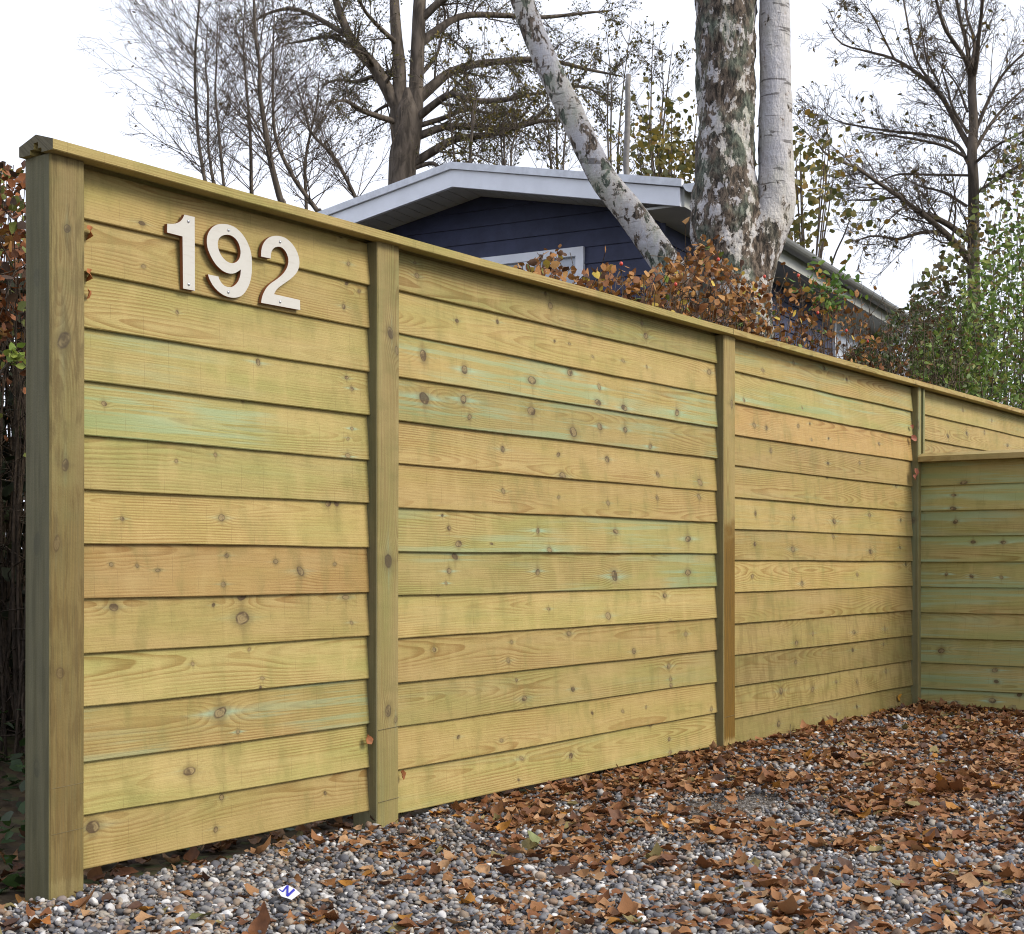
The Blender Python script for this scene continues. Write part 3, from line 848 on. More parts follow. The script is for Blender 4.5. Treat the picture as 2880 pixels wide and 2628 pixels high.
# eave: fascia, soffit, gutter
hb('fascia', (0.031, 0.0, EZ - 0.172), (HLEN, 0.024, EZ - 0.052), M_SOFF)
hb('eave_soffit', (0.031, 0.025, EZ - 0.165), (HLEN, WV + 0.01, EZ - 0.150), M_SOFF)
hb('fascia', (0.031, ROOFV - 0.024, EZ - 0.172), (HLEN, ROOFV, EZ - 0.052), M_WHITE)
ga = np.linspace(math.pi, 2 * math.pi, 11)
sec = [(0.058 * math.cos(a), 0.058 * math.sin(a)) for a in ga] + [(0.053 * math.cos(a), 0.053 * math.sin(a)) for a in ga[::-1]]
V, F = prism([(p - 0.064, q + EZ - 0.035) for p, q in sec], -0.01, HLEN + .02, 'x')
gut = solid('gutter', V, F, M_GUT, house)
for u in (1.0, 1.75, 2.5, 3.25, 4.0, 4.75, 5.5):
    sec = [(0.0605 * math.cos(a), 0.0605 * math.sin(a)) for a in ga] + [(0.058 * math.cos(a), 0.058 * math.sin(a)) for a in ga[::-1]]
    V, F = prism([(p - 0.064, q + EZ - 0.035) for p, q in sec], u, u + 0.018, 'x')
    solid('bracket', V, F, M_GUT, gut)
sec = [(0.057 * math.cos(a), 0.057 * math.sin(a)) for a in ga]
V, F = prism([(p - 0.064, q + EZ - 0.035) for p, q in sec], -0.012, -0.008, 'x')
solid('end_cap', V, F, M_ZINC, gut)
# lapped boards of the gable wall, cut by the roof slope
ZB = EZ - 0.148
hb('wall_core', (WU + 0.03, WV + 0.02, 0.25), (HLEN - .2, ROOFV - WV - 0.02, EZ - 0.1), plain('wall_core', (0.03, 0.03, 0.05)))
SP = 0.119
WIN_V = (0.911, 1.79)
z = ZB
WTOP = 3.047
k = 0
zl = RZ - 0.14
zs = []
zz = 3.164 + SP * 4
while zz > 0.3:
    zs.append(zz); zz -= SP
for zb in zs:
    zt = zb + SP + 0.004
    def vr(zq): return max(WV, (zq - EZ + 0.15) / SL)
    lo = vr(zb)
    if lo >= RV: continue
    hi_ = min(vr(zt), RV - 0.01)
    spans = [(lo, hi_, ROOFV - hi_, ROOFV - lo)]
    if zb < WTOP - .05 and zt > WTOP - 1.0:
        spans = [(lo, hi_, WIN_V[0], WIN_V[0]), (WIN_V[1], WIN_V[1], ROOFV - hi_, ROOFV - lo)]
    for (a, b2, c, d) in spans:
        if d - a < 0.02: continue
        t1 = zt if hi_ < RV - 0.011 else min(zt, RZ - 0.15)
        V = [(WU, a, zb), (WU, d, zb), (WU + 0.012, c, t1), (WU + 0.012, b2, t1), (WU + 0.022, a, zb), (WU + 0.022, d, zb), (WU + 0.028, c, t1), (WU + 0.028, b2, t1)]
        F = [(0, 3, 2, 1), (4, 5, 6, 7), (0, 1, 5, 4), (1, 2, 6, 5), (2, 3, 7, 6), (3, 0, 4, 7)]
        solid('siding_board', V, F, M_BLUE, house)
hb('corner_board', (WU - 0.006, WV - 0.012, 0.25), (WU + 0.02, WV + 0.012, EZ - 0.152), M_BLUE)
# boards of the eave wall
WINS = []
for (xa, xb, yt) in ((2343, 2436, 868), (2500, 2566, 930)):
    q = []
    for xx in (xa, xb):
        pa = on_plane(xx, yt, GV, GV @ P0 + WV)
        q.append((pa - P0) @ EU)
    zt_ = on_plane(xa, yt, GV, GV @ P0 + WV)[2]
    WINS.append((q[0], q[1], zt_))
zb = EZ - 0.166 - SP
while zb > 0.3:
    segs = [(WU + 0.021, HLEN - .2)]
    for (ua, ub, zt_) in WINS:
        if zb < zt_ - .05 and zb + SP > zt_ - 1.5:
            segs = [s2 for (a, c) in segs for s2 in ((a, min(c, ua)), (max(a, ub), c)) if s2[1] - s2[0] > 0.05]
    for a, c in segs:
        V = [(a, WV, zb), (c, WV, zb), (c, WV + .012, zb + SP + .004), (a, WV + .012, zb + SP + .004), (a, WV + .02, zb), (c, WV + .02, zb), (c, WV + .028, zb + SP + .004), (a, WV + .028, zb + SP + .004)]
        F = [(0, 1, 2, 3), (7, 6, 5, 4), (0, 4, 5, 1), (1, 5, 6, 2), (2, 6, 7, 3), (3, 7, 4, 0)]
        solid('siding_board', V, F, M_BLUE, house)
    zb -= SP


def window(axis, a, b2, zt_, hgt, mull, plane):
    """white casement window; axis 'v' on the gable, 'u' on the eave wall"""
    zb_ = zt_ - hgt
    def bx(nm, p0, p1, q0, q1, d0, d1, mat, par):
        lo, hi = ((d0, p0, q0), (d1, p1, q1)) if axis == 'v' else ((p0, d0, q0), (p1, d1, q1))
        return hb(nm, lo, hi, mat, par, 0.0)
    w = bx('window', a + .06, b2 - .06, zb_ + .06, zt_ - .06, plane + .018, plane + .03, M_GLASS, house)
    bx('window_frame', a, a + .062, zb_, zt_, plane - .02, plane + .04, M_WHITE, w)
    bx('window_frame', b2 - .062, b2, zb_, zt_, plane - .02, plane + .04, M_WHITE, w)
    bx('window_frame', a + .0625, b2 - .0625, zt_ - .062, zt_, plane - .02, plane + .04, M_WHITE, w)
    bx('window_frame', a + .0625, b2 - .0625, zb_, zb_ + .062, plane - .02, plane + .04, M_WHITE, w)
    for m_ in mull:
        bx('mullion', m_ - .045, m_ + .045, zb_ + .0625, zt_ - .0625, plane - .014, plane + .035, M_WHITE, w)
        bx('casement_joint', m_ - .003, m_ + .003, zb_ + .065, zt_ - .065, plane - .0165, plane - .013, M_SOFF, w)
    bx('sill', a - .03, b2 + .03, zb_ - .03, zb_ - .002, plane - .06, plane + .03, M_WHITE, w)
    return w


window('v', WIN_V[0], WIN_V[1], WTOP, 1.0, (1.35,), WU)
for (ua, ub, zt_) in WINS:
    window('u', ua, ub, zt_, 1.5, (), WV)
# downpipe with its swan neck
ud = ((on_plane(2552, 890, GV, GV @ P0 - 0.06) - P0) @ EU)
tb = Tubes()
pp, rr = smooth_path([(ud, -0.064, EZ - 0.09), (ud, -0.064, EZ - 0.17), (ud - .02, 0.05, EZ - 0.30), (ud - .05, 0.24, EZ - 0.42), (ud - .05, 0.262, EZ - 0.55), (ud - .05, 0.262, 0.3)], [.033] * 6, 40)
tb.add(pp, rr, 12)
link('downpipe', tb.mesh('downpipe'), M_ZINC, house, True)

# ------------------------------------------------------------------ birches behind the fence
def birch_material(name, white, lichen, fork=None):
    b = NB(name)
    co = b.coords()
    n1 = b.noise(b.scalev(co, (15, 15, 9.5)), 1, 5, 0.68, 0.25)
    if fork:                                     # old rough bark climbs over the fork
        sp = b.n('ShaderNodeSeparateXYZ'); b.put(sp.inputs[0], co)
        n1 = b.math('SUBTRACT', n1, b.step(sp.outputs[2], fork[0], fork[1], white + 0.03, 0.0))
    mask = b.step(n1, 0.515 - white, 0.535 - white)
    fine = b.noise(b.scalev(co, (14, 14, 170)), 1, 2, 0.6)
    len_ = b.step(b.noise(b.scalev(co, (7, 7, 38)), 1, 2, 0.5, 0.3), 0.63, 0.68)
    tint = b.noise(b.scalev(co, (4, 4, 2.5)), 1, 3)
    wc = b.mix(b.step(tint, 0.35, 0.65), (0.42, 0.415, 0.45), (0.46, 0.44, 0.42))
    wc = b.mix(b.step(fine, 0.42, 0.75, 0, 0.45), wc, (0.25, 0.235, 0.225))
    wc = b.mix(b.math('MULTIPLY', len_, 0.75), wc, (0.07, 0.062, 0.06))
    rough = b.noise(b.scalev(co, (46, 46, 17)), 1, 4, 0.68, 0.3)
    dk = b.mix(b.step(rough, 0.36, 0.64), (0.022, 0.018, 0.015), (0.145, 0.112, 0.088))
    gl = b.noise(b.scalev(co, (8, 8, 5)), 1, 4, 0.6)
    dk = b.mix(b.math('MULTIPLY', b.step(gl, 0.45, 0.62), lichen), dk, b.mix(b.step(rough, 0.34, 0.66), (0.035, 0.042, 0.034), (0.15, 0.175, 0.14)))
    wc = b.mix(b.math('MULTIPLY', b.step(gl, 0.50, 0.70), lichen * 0.5), wc, (0.24, 0.275, 0.205))
    base = b.mix(mask, dk, wc)
    edge = b.math('MULTIPLY', b.step(n1, 0.525 - white, 0.54 - white), b.step(n1, 0.545 - white, 0.57 - white, 1, 0))
    base = b.mix(b.math('MULTIPLY', edge, 0.35), base, (0.33, 0.26, 0.19))
    b.bump(b.math('ADD', b.noise(b.scalev(co, (46, 46, 17)), 1, 3, 0.68, 0.3), b.math('MULTIPLY', n1, 0.6)), 0.8, 0.02)
    return b.done(base, 0.78, 0.2)


def trunk_mesh(name, P, rad, sides, rings, amp, freq, origin, seed=0):
    P, rad = smooth_path(P, rad, rings)
    t = np.gradient(P, axis=0)
    t /= np.linalg.norm(t, axis=1)[:, None]
    u = np.array([1.0, 0.2, 0]); V = []
    for i in range(rings):
        u = u - t[i] * (u @ t[i]); u /= np.linalg.norm(u)
        v = np.cross(t[i], u)
        for k in range(sides):
            a = 2 * math.pi * k / sides
            d = math.cos(a) * u + math.sin(a) * v
            q = P[i] + d * rad[i]
            s = Vector((q[0] * freq, q[1] * freq, q[2] * freq * 0.6 + seed))
            nz = mnoise.noise(s) + 0.6 * mnoise.noise(s * 2.7) + 0.35 * mnoise.noise(s * 6.1)
            V.append(q + d * nz * amp * (rad[i] / rad.max()) - origin)
    F = []
    for i in range(rings - 1):
        for k in range(sides):
            F.append((i * sides + k, i * sides + (k + 1) % sides, (i + 1) * sides + (k + 1) % sides, (i + 1) * sides + k))
    V = np.array(V)
    return mesh_np(name, V, [np.array(F)])


def grow(tb, tips, p, d, L, r, lvl, P, g):
    n = P['seg'][lvl]
    pts = [p]; dirs = [d]
    for i in range(n):
        d = d + g.normal(0, P['wob'][lvl], 3) + np.array([0, 0, P['trop'][lvl]])
        d = d / np.linalg.norm(d)
        p = p + d * L / n
        pts.append(p); dirs.append(d)
    tb.add(pts, np.linspace(r, max(r * P.get('tip', 0.35), P['rmin']), n + 1), P['sides'][lvl])
    if lvl == len(P['seg']) - 1:
        tips.extend(pts[1:])
        return
    kids = P['kids'][lvl]
    for k in range(kids):
        s = P.get('first', 0.15) + (1 - P.get('first', 0.15)) * (k + g.uniform(0, 1)) / kids
        i = min(int(s * n), n - 1); f = s * n - i
        q = pts[i] * (1 - f) + pts[i + 1] * f
        dd = dirs[i + 1]
        ax = g.normal(size=3); ax -= dd * (ax @ dd); ax /= np.linalg.norm(ax)
        an = P['ang'][lvl] * g.uniform(0.7, 1.25)
        nd = dd * math.cos(an) + ax * math.sin(an)
        grow(tb, tips, q, nd, L * P['rat'][lvl] * g.uniform(0.6, 1.15) * (1.15 - 0.5 * s), max(r * (1 - 0.6 * s) * P.get('rr', 0.5), P['rmin']), lvl + 1, P, g)


def along(tb, tips, pts, rad, P, g, count, L, n=24, sides=7, start=0.1, spread=1.0, up=0.0):
    """one drawn limb (photo-measured path) with side branches grown from it"""
    pp, rr = smooth_path(pts, rad, n)
    tb.add(pp, rr, sides)
    t = np.gradient(pp, axis=0); t /= np.linalg.norm(t, axis=1)[:, None]
    for k in range(count):
        s = start + (1 - start) * (k + g.uniform(0, 1)) / count
        i = min(int(s * (n - 1)), n - 2)
        ax = g.normal(size=3); ax -= t[i] * (ax @ t[i]); ax /= np.linalg.norm(ax)
        an = g.uniform(0.55, 1.15) * spread
        nd = t[i] * math.cos(an) + ax * math.sin(an) + np.array([0, 0, up])
        nd /= np.linalg.norm(nd)
        grow(tb, tips, pp[i], nd, L * g.uniform(0.5, 1.2) * (1.2 - 0.6 * s), max(rr[i] * 0.33, P['rmin']), 0, P, g)


def pxs(L, Z0, Z1=None):
    """photo pixels (x, y) to points, with the depth running from Z0 to Z1 along the list"""
    Z1 = Z0 if Z1 is None else Z1
    return [at(x, y, Z0 + (Z1 - Z0) * i / max(1, len(L) - 1)) for i, (x, y) in enumerate(L)]


def rpx(L, Z): return [r * Z / FPX for r in L]


g = np.random.default_rng(5)
BZ = 7.8
BASE = at(2078, 1825, BZ); BASE[2] = garden_z(BASE[0], BASE[1]) - 0.03
birch = empty('birch_tree', BASE, 0, 'thick rough-barked birch with a smooth white second stem forking from its base', 'tree')
M_B1 = birch_material('rough_birch_bark', -0.02, 0.9)
M_B2 = birch_material('smooth_birch_bark', 0.16, 0.3, (2.48, 2.74))
M_B3 = birch_material('leaning_birch_bark', 0.055, 1.0)
pth = [at(2040, -1500, BZ), at(2040, -400, BZ), at(2040, 0, BZ), at(2042, 326, BZ), at(2040, 489, BZ), at(2043, 620, BZ), at(2058, 740, BZ), at(2072, 900, BZ), at(2076, 1300, BZ), BASE]
link('trunk', trunk_mesh('trunk', pth[::-1], rpx([60, 76, 86, 78, 84, 100, 98, 100, 104, 118][::-1], BZ), 84, 320, 0.022, 12, BASE), M_B1, birch, True)
pth = [at(2172, -1500, BZ), at(2176, -400, BZ), at(2178, 0, BZ), at(2180, 200, BZ), at(2181, 400, BZ), at(2184, 510, BZ), at(2178, 585, BZ), at(2146, 660, BZ), at(2112, 740, BZ), at(2092, 830, BZ)]
link('second_stem', trunk_mesh('second_stem', pth[::-1], rpx([28, 38, 42, 45, 48, 51, 58, 68, 74, 72][::-1], BZ - .05), 56, 240, 0.011, 7, BASE, 9), M_B2, birch, True)
tb = Tubes(); tips = []
PB = dict(seg=[6, 4, 3], wob=[.12, .18, .2], trop=[.05, 0, -.05], kids=[7, 6], ang=[.7, .8], rat=[.45, .5], sides=[5, 4, 3], rmin=0.003)
for k in range(9):
    q = at(2040 + 130 * (k % 2) + g.uniform(-20, 20), -750 - 80 * k, BZ)
    grow(tb, tips, q - 0, np.array([g.normal(), g.normal(), 1.3]) / 1.9, 1.8, 0.03, 0, PB, g)
o = link('branches', tb.mesh('branches'), M_TWIG, birch)
o.location = -BASE
B2 = at(1990, 1825, 8.0); B2[2] = garden_z(B2[0], B2[1]) - 0.03
birch2 = empty('birch_tree', B2, 0, 'slender pale birch leaning left in front of the house gable', 'tree')
LP = [(1990, 1400), (1985, 1100), (1955, 920), (1908, 800), (1851, 709), (1773, 600), (1690, 491), (1610, 327), (1531, 164), (1467, 0), (1350, -330), (1240, -900)]
pth = [B2] + pxs(LP, 8.0, 8.5)
link('trunk', trunk_mesh('trunk', pth, rpx([60, 55, 52, 48, 46, 43, 41, 39, 37, 35, 33, 31, 27, 18], 8.1), 48, 240, 0.006, 8, B2, 4), M_B3, birch2, True)
tb = Tubes(); tips = []
for k in range(7):
    q = at(1340 - 14 * k, -380 - 70 * k, 8.45)
    grow(tb, tips, q, np.array([g.normal(), g.normal(), 1.2]) / 1.8, 1.5, 0.02, 0, PB, g)
o = link('branches', tb.mesh('branches'), M_TWIG, birch2)
o.location = -B2


# ------------------------------------------------------------------ leaves
def leaf_templates(g, n, lobes=0.16, curl=0.5, outer=10, ragged=0.12):
    out = []
    for _ in range(n):
        V = [(0, 0, 0)]
        ra, rb = 0.52, 1.0
        m = outer
        off = g.uniform(0, 6)
        rr = []
        for k in range(m):
            a = 2 * math.pi * k / m
            r_ = 0.5 * (1 + lobes * math.cos(5 * a + off) + g.normal(0, ragged)) * (1.0 + 0.25 * math.cos(a))
            rr.append((r_ * math.cos(a), r_ * 0.82 * math.sin(a)))
        for s in (0.55, 1.0):
            for x, y in rr: V.append((x * s, y * s, 0))
        V = np.array(V)
        k1, k2, k3 = g.normal(0, curl), g.normal(curl * 0.8, curl * 0.6), g.normal(0, curl * 0.6)
        V[:, 2] = k1 * V[:, 0] ** 2 + k2 * V[:, 1] ** 2 + k3 * V[:, 0] * V[:, 1] + 0.10 * np.abs(V[:, 1])
        V[1:, 2] += g.normal(0, 0.02 + 0.03 * curl, len(V) - 1)
        F = []
        for k in range(m):
            j = (k + 1) % m
            F.append((0, 1 + k, 1 + j))
            F.append((1 + k, 1 + m + k, 1 + m + j))
            F.append((1 + k, 1 + m + j, 1 + j))
        out.append((V, np.array(F)))
    return out


def small_templates(g, n, w=0.5, fold=0.25):
    """little leaves: a folded blade of six triangles"""
    out = []
    for _ in range(n):
        f = fold * g.uniform(0.3, 1.5); c = g.normal(0, 0.18)
        V = np.array([(0, 0, 0), (.33, w * .5, f * .5), (.33, -w * .5, f * .5), (.36, 0, 0.0), (.72, w * .36, f * .4 + c * .5), (.72, -w * .36, f * .4 + c * .5), (1, 0, c)])
        V[:, :] -= (0.4, 0, 0)
        F = np.array([(0, 3, 1), (0, 2, 3), (1, 3, 4), (2, 5, 3), (3, 6, 4), (3, 5, 6)])
        out.append((V, F))
    return out


SMALL = small_templates(g, 10)
ROUND = small_templates(g, 8, 0.75, 0.2)


def leaf_cloud(name, pts, size, cols, probs, mat, parent, g, tmpl=SMALL, tilt=None, origin=None, single=0):
    """foliage: the nearest `single` leaves are objects of their own, the rest is one mesh"""
    pts = np.asarray(pts)
    n = len(pts)
    M = rot_batch(n, g, tilt) * (g.uniform(0.6, 1.25, n) * size)[:, None, None]
    ci = g.choice(len(cols), n, p=np.array(probs) / sum(probs))
    tid = g.integers(0, len(tmpl), n)
    cols = np.array(cols)
    dd = (pts - CAM) @ FWD
    if origin is not None: pts = pts - origin
    order = np.argsort(dd)
    near_, rest = order[:single], order[single:]
    if len(near_):
        singles('leaf', tmpl, tid[near_], M[near_], pts[near_], cols, ci[near_], mat, parent)
    if not len(rest): return None
    c = cols[ci] * g.uniform(0.75, 1.25, (n, 1))
    me = scatter(name, tmpl, tid[rest], M[rest], pts[rest], c[rest])
    o = link(name, me, mat, parent)
    if parent is not None: o['kind'] = 'stuff'
    return o


# ------------------------------------------------------------------ far trees
def tree_root(name, x, Z, label, group=None, zg=0.43):
    b0 = at(x, 1582, Z); b0[2] = zg
    return empty(name, b0, 0, label, 'tree', group), b0


def finish(root, b0, tb, name='branches', mat=M_TWIG):
    o = link(name, tb.mesh(name), mat, root)
    o.location = -b0
    return o


# the big tree with spreading limbs
TZ = 26.0
root, b0 = tree_root('larch_tree', 1128, TZ, 'big dark tree with thick forked trunk and spreading limbs behind the house')
tb = Tubes(); tips = []
trk = Tubes()
PL = dict(seg=[5, 4, 3], wob=[.16, .22, .25], trop=[-.02, -.06, -.16], kids=[8, 6], ang=[.75, .8], rat=[.5, .55], sides=[4, 3, 3], rmin=0.0028, rr=0.5)
p_, r_ = smooth_path([b0] + pxs([(1128, 1100), (1130, 520), (1142, 400), (1147, 320), (1148, 250)], TZ), rpx([60, 46, 39, 40, 39, 14], TZ), 46)
trk.add(p_, r_, 14)
p_, r_ = smooth_path(pxs([(1158, 460), (1168, 330), (1172, 200), (1178, 60), (1184, -150), (1186, -700)], TZ), rpx([18, 22, 20, 19, 15, 6], TZ), 34)
trk.add(p_, r_, 10)
p_, r_ = smooth_path(pxs([(1128, 460), (1120, 330), (1124, 200), (1114, 90), (1107, -60), (1095, -500)], TZ), rpx([20, 24, 18, 16, 13, 4], TZ), 34)
trk.add(p_, r_, 10)
o = link('trunk', trk.mesh('trunk'), M_BARK, root, True); o.location = -b0
LIMBS = [([(1128, 325), (1104, 280), (1056, 193), (999, 130), (968, 68), (944, 0), (915, -90)], [20, 20, 18, 15, 13, 11, 6], 15, 1.0),
         ([(1132, 350), (1020, 312), (973, 284), (930, 290)], [9, 7, 5, 2], 9, .7),
         ([(978, 100), (931, 73), (880, 45), (820, 25), (750, 40), (690, 80)], [10, 8, 7, 5, 4, 2], 13, .9),
         ([(999, 135), (947, 108), (909, 104), (857, 115), (800, 125)], [7, 6, 5, 4, 2], 10, .8),
         ([(1158, 345), (1238, 281), (1275, 266), (1343, 284), (1421, 281), (1488, 266), (1560, 262)], [12, 10, 9, 8, 7, 5, 2], 14, .9),
         ([(1164, 290), (1238, 224), (1275, 200), (1343, 180), (1421, 172), (1494, 167), (1570, 175), (1650, 195), (1750, 215)], [17, 14, 12, 10, 9, 8, 6, 5, 2], 20, 1.0),
         ([(1155, 392), (1254, 357), (1343, 359), (1421, 359), (1499, 338), (1546, 292)], [12, 10, 9, 8, 6, 3], 12, .9),
         ([(1150, 468), (1233, 417), (1285, 391), (1369, 380), (1452, 359), (1530, 340), (1600, 345)], [13, 12, 10, 9, 7, 5, 2], 13, .9),
         ([(1172, 130), (1233, 83), (1275, 55), (1327, 42), (1421, 44), (1525, 49), (1655, 36), (1720, 30)], [15, 13, 11, 9, 8, 6, 4, 2], 20, 1.0),
         ([(1178, 60), (1260, -10), (1360, -40), (1480, -40), (1600, -60)], [12, 10, 8, 6, 2], 12, 1.0),
         ([(1118, 125), (1060, 70), (1020, 20), (990, -60)], [8, 6, 5, 3], 10, .8),
         ([(1124, 195), (1050, 215), (1000, 230), (950, 225), (905, 240)], [7, 6, 5, 4, 2], 10, .8),
         ([(1170, 225), (1225, 160), (1240, 110), (1260, 60)], [7, 5, 4, 2], 8, .7),
         ([(1158, 360), (1240, 335), (1310, 310), (1390, 320), (1460, 310)], [8, 7, 5, 4, 2], 10, .8),
         ([(1145, 480), (1215, 460), (1250, 490), (1300, 510)], [7, 6, 4, 2], 7, .6),
         ([(1540, 205), (1600, 240), (1660, 250), (1720, 300)], [5, 4, 3, 2], 9, .7)]
for L, rp, cnt, ln in LIMBS:
    dz = g.uniform(-2.2, 2.2)
    along(tb, tips, pxs(L, TZ, TZ + dz), rpx(rp, TZ), PL, g, int(cnt * 1.2), ln * .9, n=22, sides=6, start=0.12, up=-.05)
finish(root, b0, tb, 'branches', M_BARK)
tp = np.array(tips)
sel = tp[g.random(len(tp)) < 0.36]
leaf_cloud('needles', sel + g.normal(0, .05, sel.shape), 0.05, [(.12, .11, .035), (.07, .065, .03), (.20, .17, .045)], [.45, .4, .15], M_GREEN, root, g, origin=b0)

# slim bare trees at the left
PT = dict(seg=[7, 4, 3], wob=[.07, .16, .2], trop=[.035, .02, 0], kids=[8, 4], ang=[.55, .6], rat=[.36, .5], sides=[4, 3, 3], rmin=0.0022, rr=0.5, first=0.2)
SLIM = [([(640, 900), (590, 560), (575, 501), (557, 383), (549, 244), (550, 139), (561, 0), (570, -200)], [7, 6, 5.5, 4.5, 4, 3.4, 2.6, 1.5], 20, 26, 1.5, 'leftmost slim bare tree with long fine branches over the fence cap'),
        ([(640, 900), (605, 540), (599, 508), (585, 400), (585, 261), (578, 180), (585, 60)], [6, 5, 4.5, 3.6, 3, 2, 1.3], 20.5, 15, .9, 'slim bare tree just right of the leftmost one'),
        ([(660, 900), (635, 560), (629, 518), (615, 365), (606, 261), (608, 195), (612, 60)], [6, 5, 4.5, 4, 3, 2.4, 1.3], 19.5, 16, .9, 'third slim bare tree from the left, its stem kinked'),
        ([(709, 900), (708, 560), (707, 539), (704, 383), (693, 243), (684, 120), (690, 0)], [7, 6, 5.5, 4.5, 3.4, 2.4, 1.5], 21, 17, 1.0, 'straight slim bare tree left of the forked one'),
        ([(830, 900), (800, 600), (787, 557), (763, 463), (752, 400), (731, 261), (731, 188), (721, 122), (714, 0), (708, -200)], [12, 10, 9.5, 8.5, 8, 6.5, 5.5, 4.6, 3.5, 2], 20, 24, 1.3, 'tallest bare tree left of the big trunk, with forked stem'),
        ([(945, 900), (905, 620), (888, 588), (822, 494), (777, 393), (768, 296), (768, 157), (772, 40)], [9, 7.5, 7, 6, 5, 4, 3, 1.6], 21.5, 22, 1.1, 'bare tree bending left from beside the house roof'),
        ([(1060, 900), (1010, 580), (1000, 557), (944, 449), (878, 376), (857, 313), (830, 220)], [8, 6.5, 6, 5, 4, 3, 1.5], 22, 22, 1.1, 'bare tree slanting up left just beside the big trunk'),
        ([(860, 900), (862, 620), (858, 470), (872, 380), (890, 300), (900, 200)], [6, 5, 4.5, 3.6, 2.6, 1.4], 23, 20, 1.0, 'short upright bare tree between the slanting ones')]
for L, rp, Z, cnt, ln, lab in SLIM:
    root, b0 = tree_root('bare_tree', L[0][0], Z, lab, 'slim bare trees behind the fence')
    trk = Tubes(); tb = Tubes(); tips = []
    p_, r_ = smooth_path([b0] + pxs(L, Z), [rp[0] * 1.3 * Z / FPX] + rpx(rp, Z), 40)
    trk.add(p_, r_, 7)
    o = link('trunk', trk.mesh('trunk'), M_BARK, root, True); o.location = -b0
    n_ = len(p_)
    for k in range(cnt * 2):
        s = 0.38 + 0.6 * (k + g.uniform(0, 1)) / (cnt * 2)
        i = min(int(s * (n_ - 1)), n_ - 2)
        a = g.uniform(0, 2 * math.pi)
        el = g.uniform(0.45, 0.95)
        nd = RGT * math.cos(a) * math.cos(el) + FWD * math.sin(a) * math.cos(el) + UPV * math.sin(el)
        if L is SLIM[0][0] and g.random() < 0.5: nd = -RGT * math.cos(el) * .9 + UPV * math.sin(el) + FWD * g.normal(0, .3)
        nd /= np.linalg.norm(nd)
        grow(tb, tips, p_[i], nd, ln * g.uniform(0.6, 1.25), max(r_[i] * 0.30, .0036), 0, PT, g)
    finish(root, b0, tb)
    tp = np.array(tips)
    leaf_cloud('dry_leaves', tp[g.random(len(tp)) < 0.03], 0.05, [(.07, .05, .03), (.12, .08, .03)], [.6, .4], M_GREEN, root, g, origin=b0)

# thin shrubs between the big tree and the birch
for j, (x, top, cnt, lab) in enumerate(((1300, 120, 12, 'thin upright bare sapling behind the roof ridge'), (1420, 300, 12, 'low bare sapling behind the middle of the roof'), (1560, 150, 12, 'bare sapling crossed by the leaning birch'), (1715, 60, 11, 'bare sapling left of the grey pole'), (1835, 60, 9, 'tall wispy sapling right of the grey pole'))):
    Z = 18 + j * 0.7
    root, b0 = tree_root('bare_sapling', x + 20, Z, lab, 'saplings behind the roof')
    tb = Tubes(); tips = []; trk = Tubes()
    for q in range(3):
        xo = g.uniform(-45, 45)
        p_, r_ = smooth_path([b0] + pxs([(x + 15 + xo * .3, 700), (x + xo * .6, 450), (x + xo, (450 + top) / 2), (x + xo * 1.3 + g.uniform(-20, 20), top + 60 * q)], Z), rpx([5, 4, 3, 2, .8], Z), 24)
        trk.add(p_, r_, 5)
        for k in range(cnt):
            i = int(8 + 15 * k / cnt)
            a = g.uniform(0, 6.28); el = g.uniform(.6, 1.1)
            nd = RGT * math.cos(a) * math.cos(el) + FWD * math.sin(a) * math.cos(el) + UPV * math.sin(el)
            grow(tb, tips, p_[i], nd, .75 * g.uniform(.5, 1.2), .006, 0, PT, g)
    o = link('trunk', trk.mesh('trunk'), M_BARK, root); o.location = -b0
    finish(root, b0, tb)
    tp = np.array(tips)
    leaf_cloud('leaves', tp[g.random(len(tp)) < 0.22], 0.055, [(.13, .11, .025), (.20, .15, .03), (.08, .08, .025)], [.5, .25, .25], M_GREEN, root, g, origin=b0)

# broad-leaved bushes turning yellow, left and right of the birch stems
for (cx_, cy_, rx_, ry_, cntL, Z, lab) in ((1885, 430, 150, 170, 880, 15.0, 'yellowing broad-leaved bush behind the roof, left of the birch'), (2270, 540, 125, 210, 560, 14.0, 'yellowing broad-leaved bush above the gutter, right of the birch')):
    root, b0 = tree_root('yellowing_bush', cx_, Z, lab, None)
    root['category'] = 'bush'
    tb = Tubes(); P_ = []
    for q in range(16):
        xe = cx_ + g.normal(0, rx_ * .5); ye = cy_ - ry_ * g.uniform(-.3, 1.0)
        dz = g.normal(0, .6)
        p_, r_ = smooth_path([b0 + np.array([g.normal(0, .1), g.normal(0, .1), 0])] + [at(cx_ + (xe - cx_) * .35, cy_ + 350, Z + dz * .5), at(cx_ + (xe - cx_) * .8, (cy_ + 150 + ye) / 2, Z + dz), at(xe, ye, Z + dz)], rpx([4, 3, 2, .8], Z), 22)
        tb.add(p_, r_, 4)
        for k in range(cntL // 16):
            i = int(22 * g.uniform(.42, 1) ** .8); i = min(i, 21)
            P_.append(p_[i] + g.normal(0, .17, 3) * (1, 1, .8))
    finish(root, b0, tb, 'stems')
    leaf_cloud('leaves', P_, 0.075, [(.16, .135, .03), (.24, .18, .035), (.10, .105, .03), (.25, .15, .03)], [.4, .2, .3, .1], M_GREEN, root, g, ROUND, origin=b0, single=250)

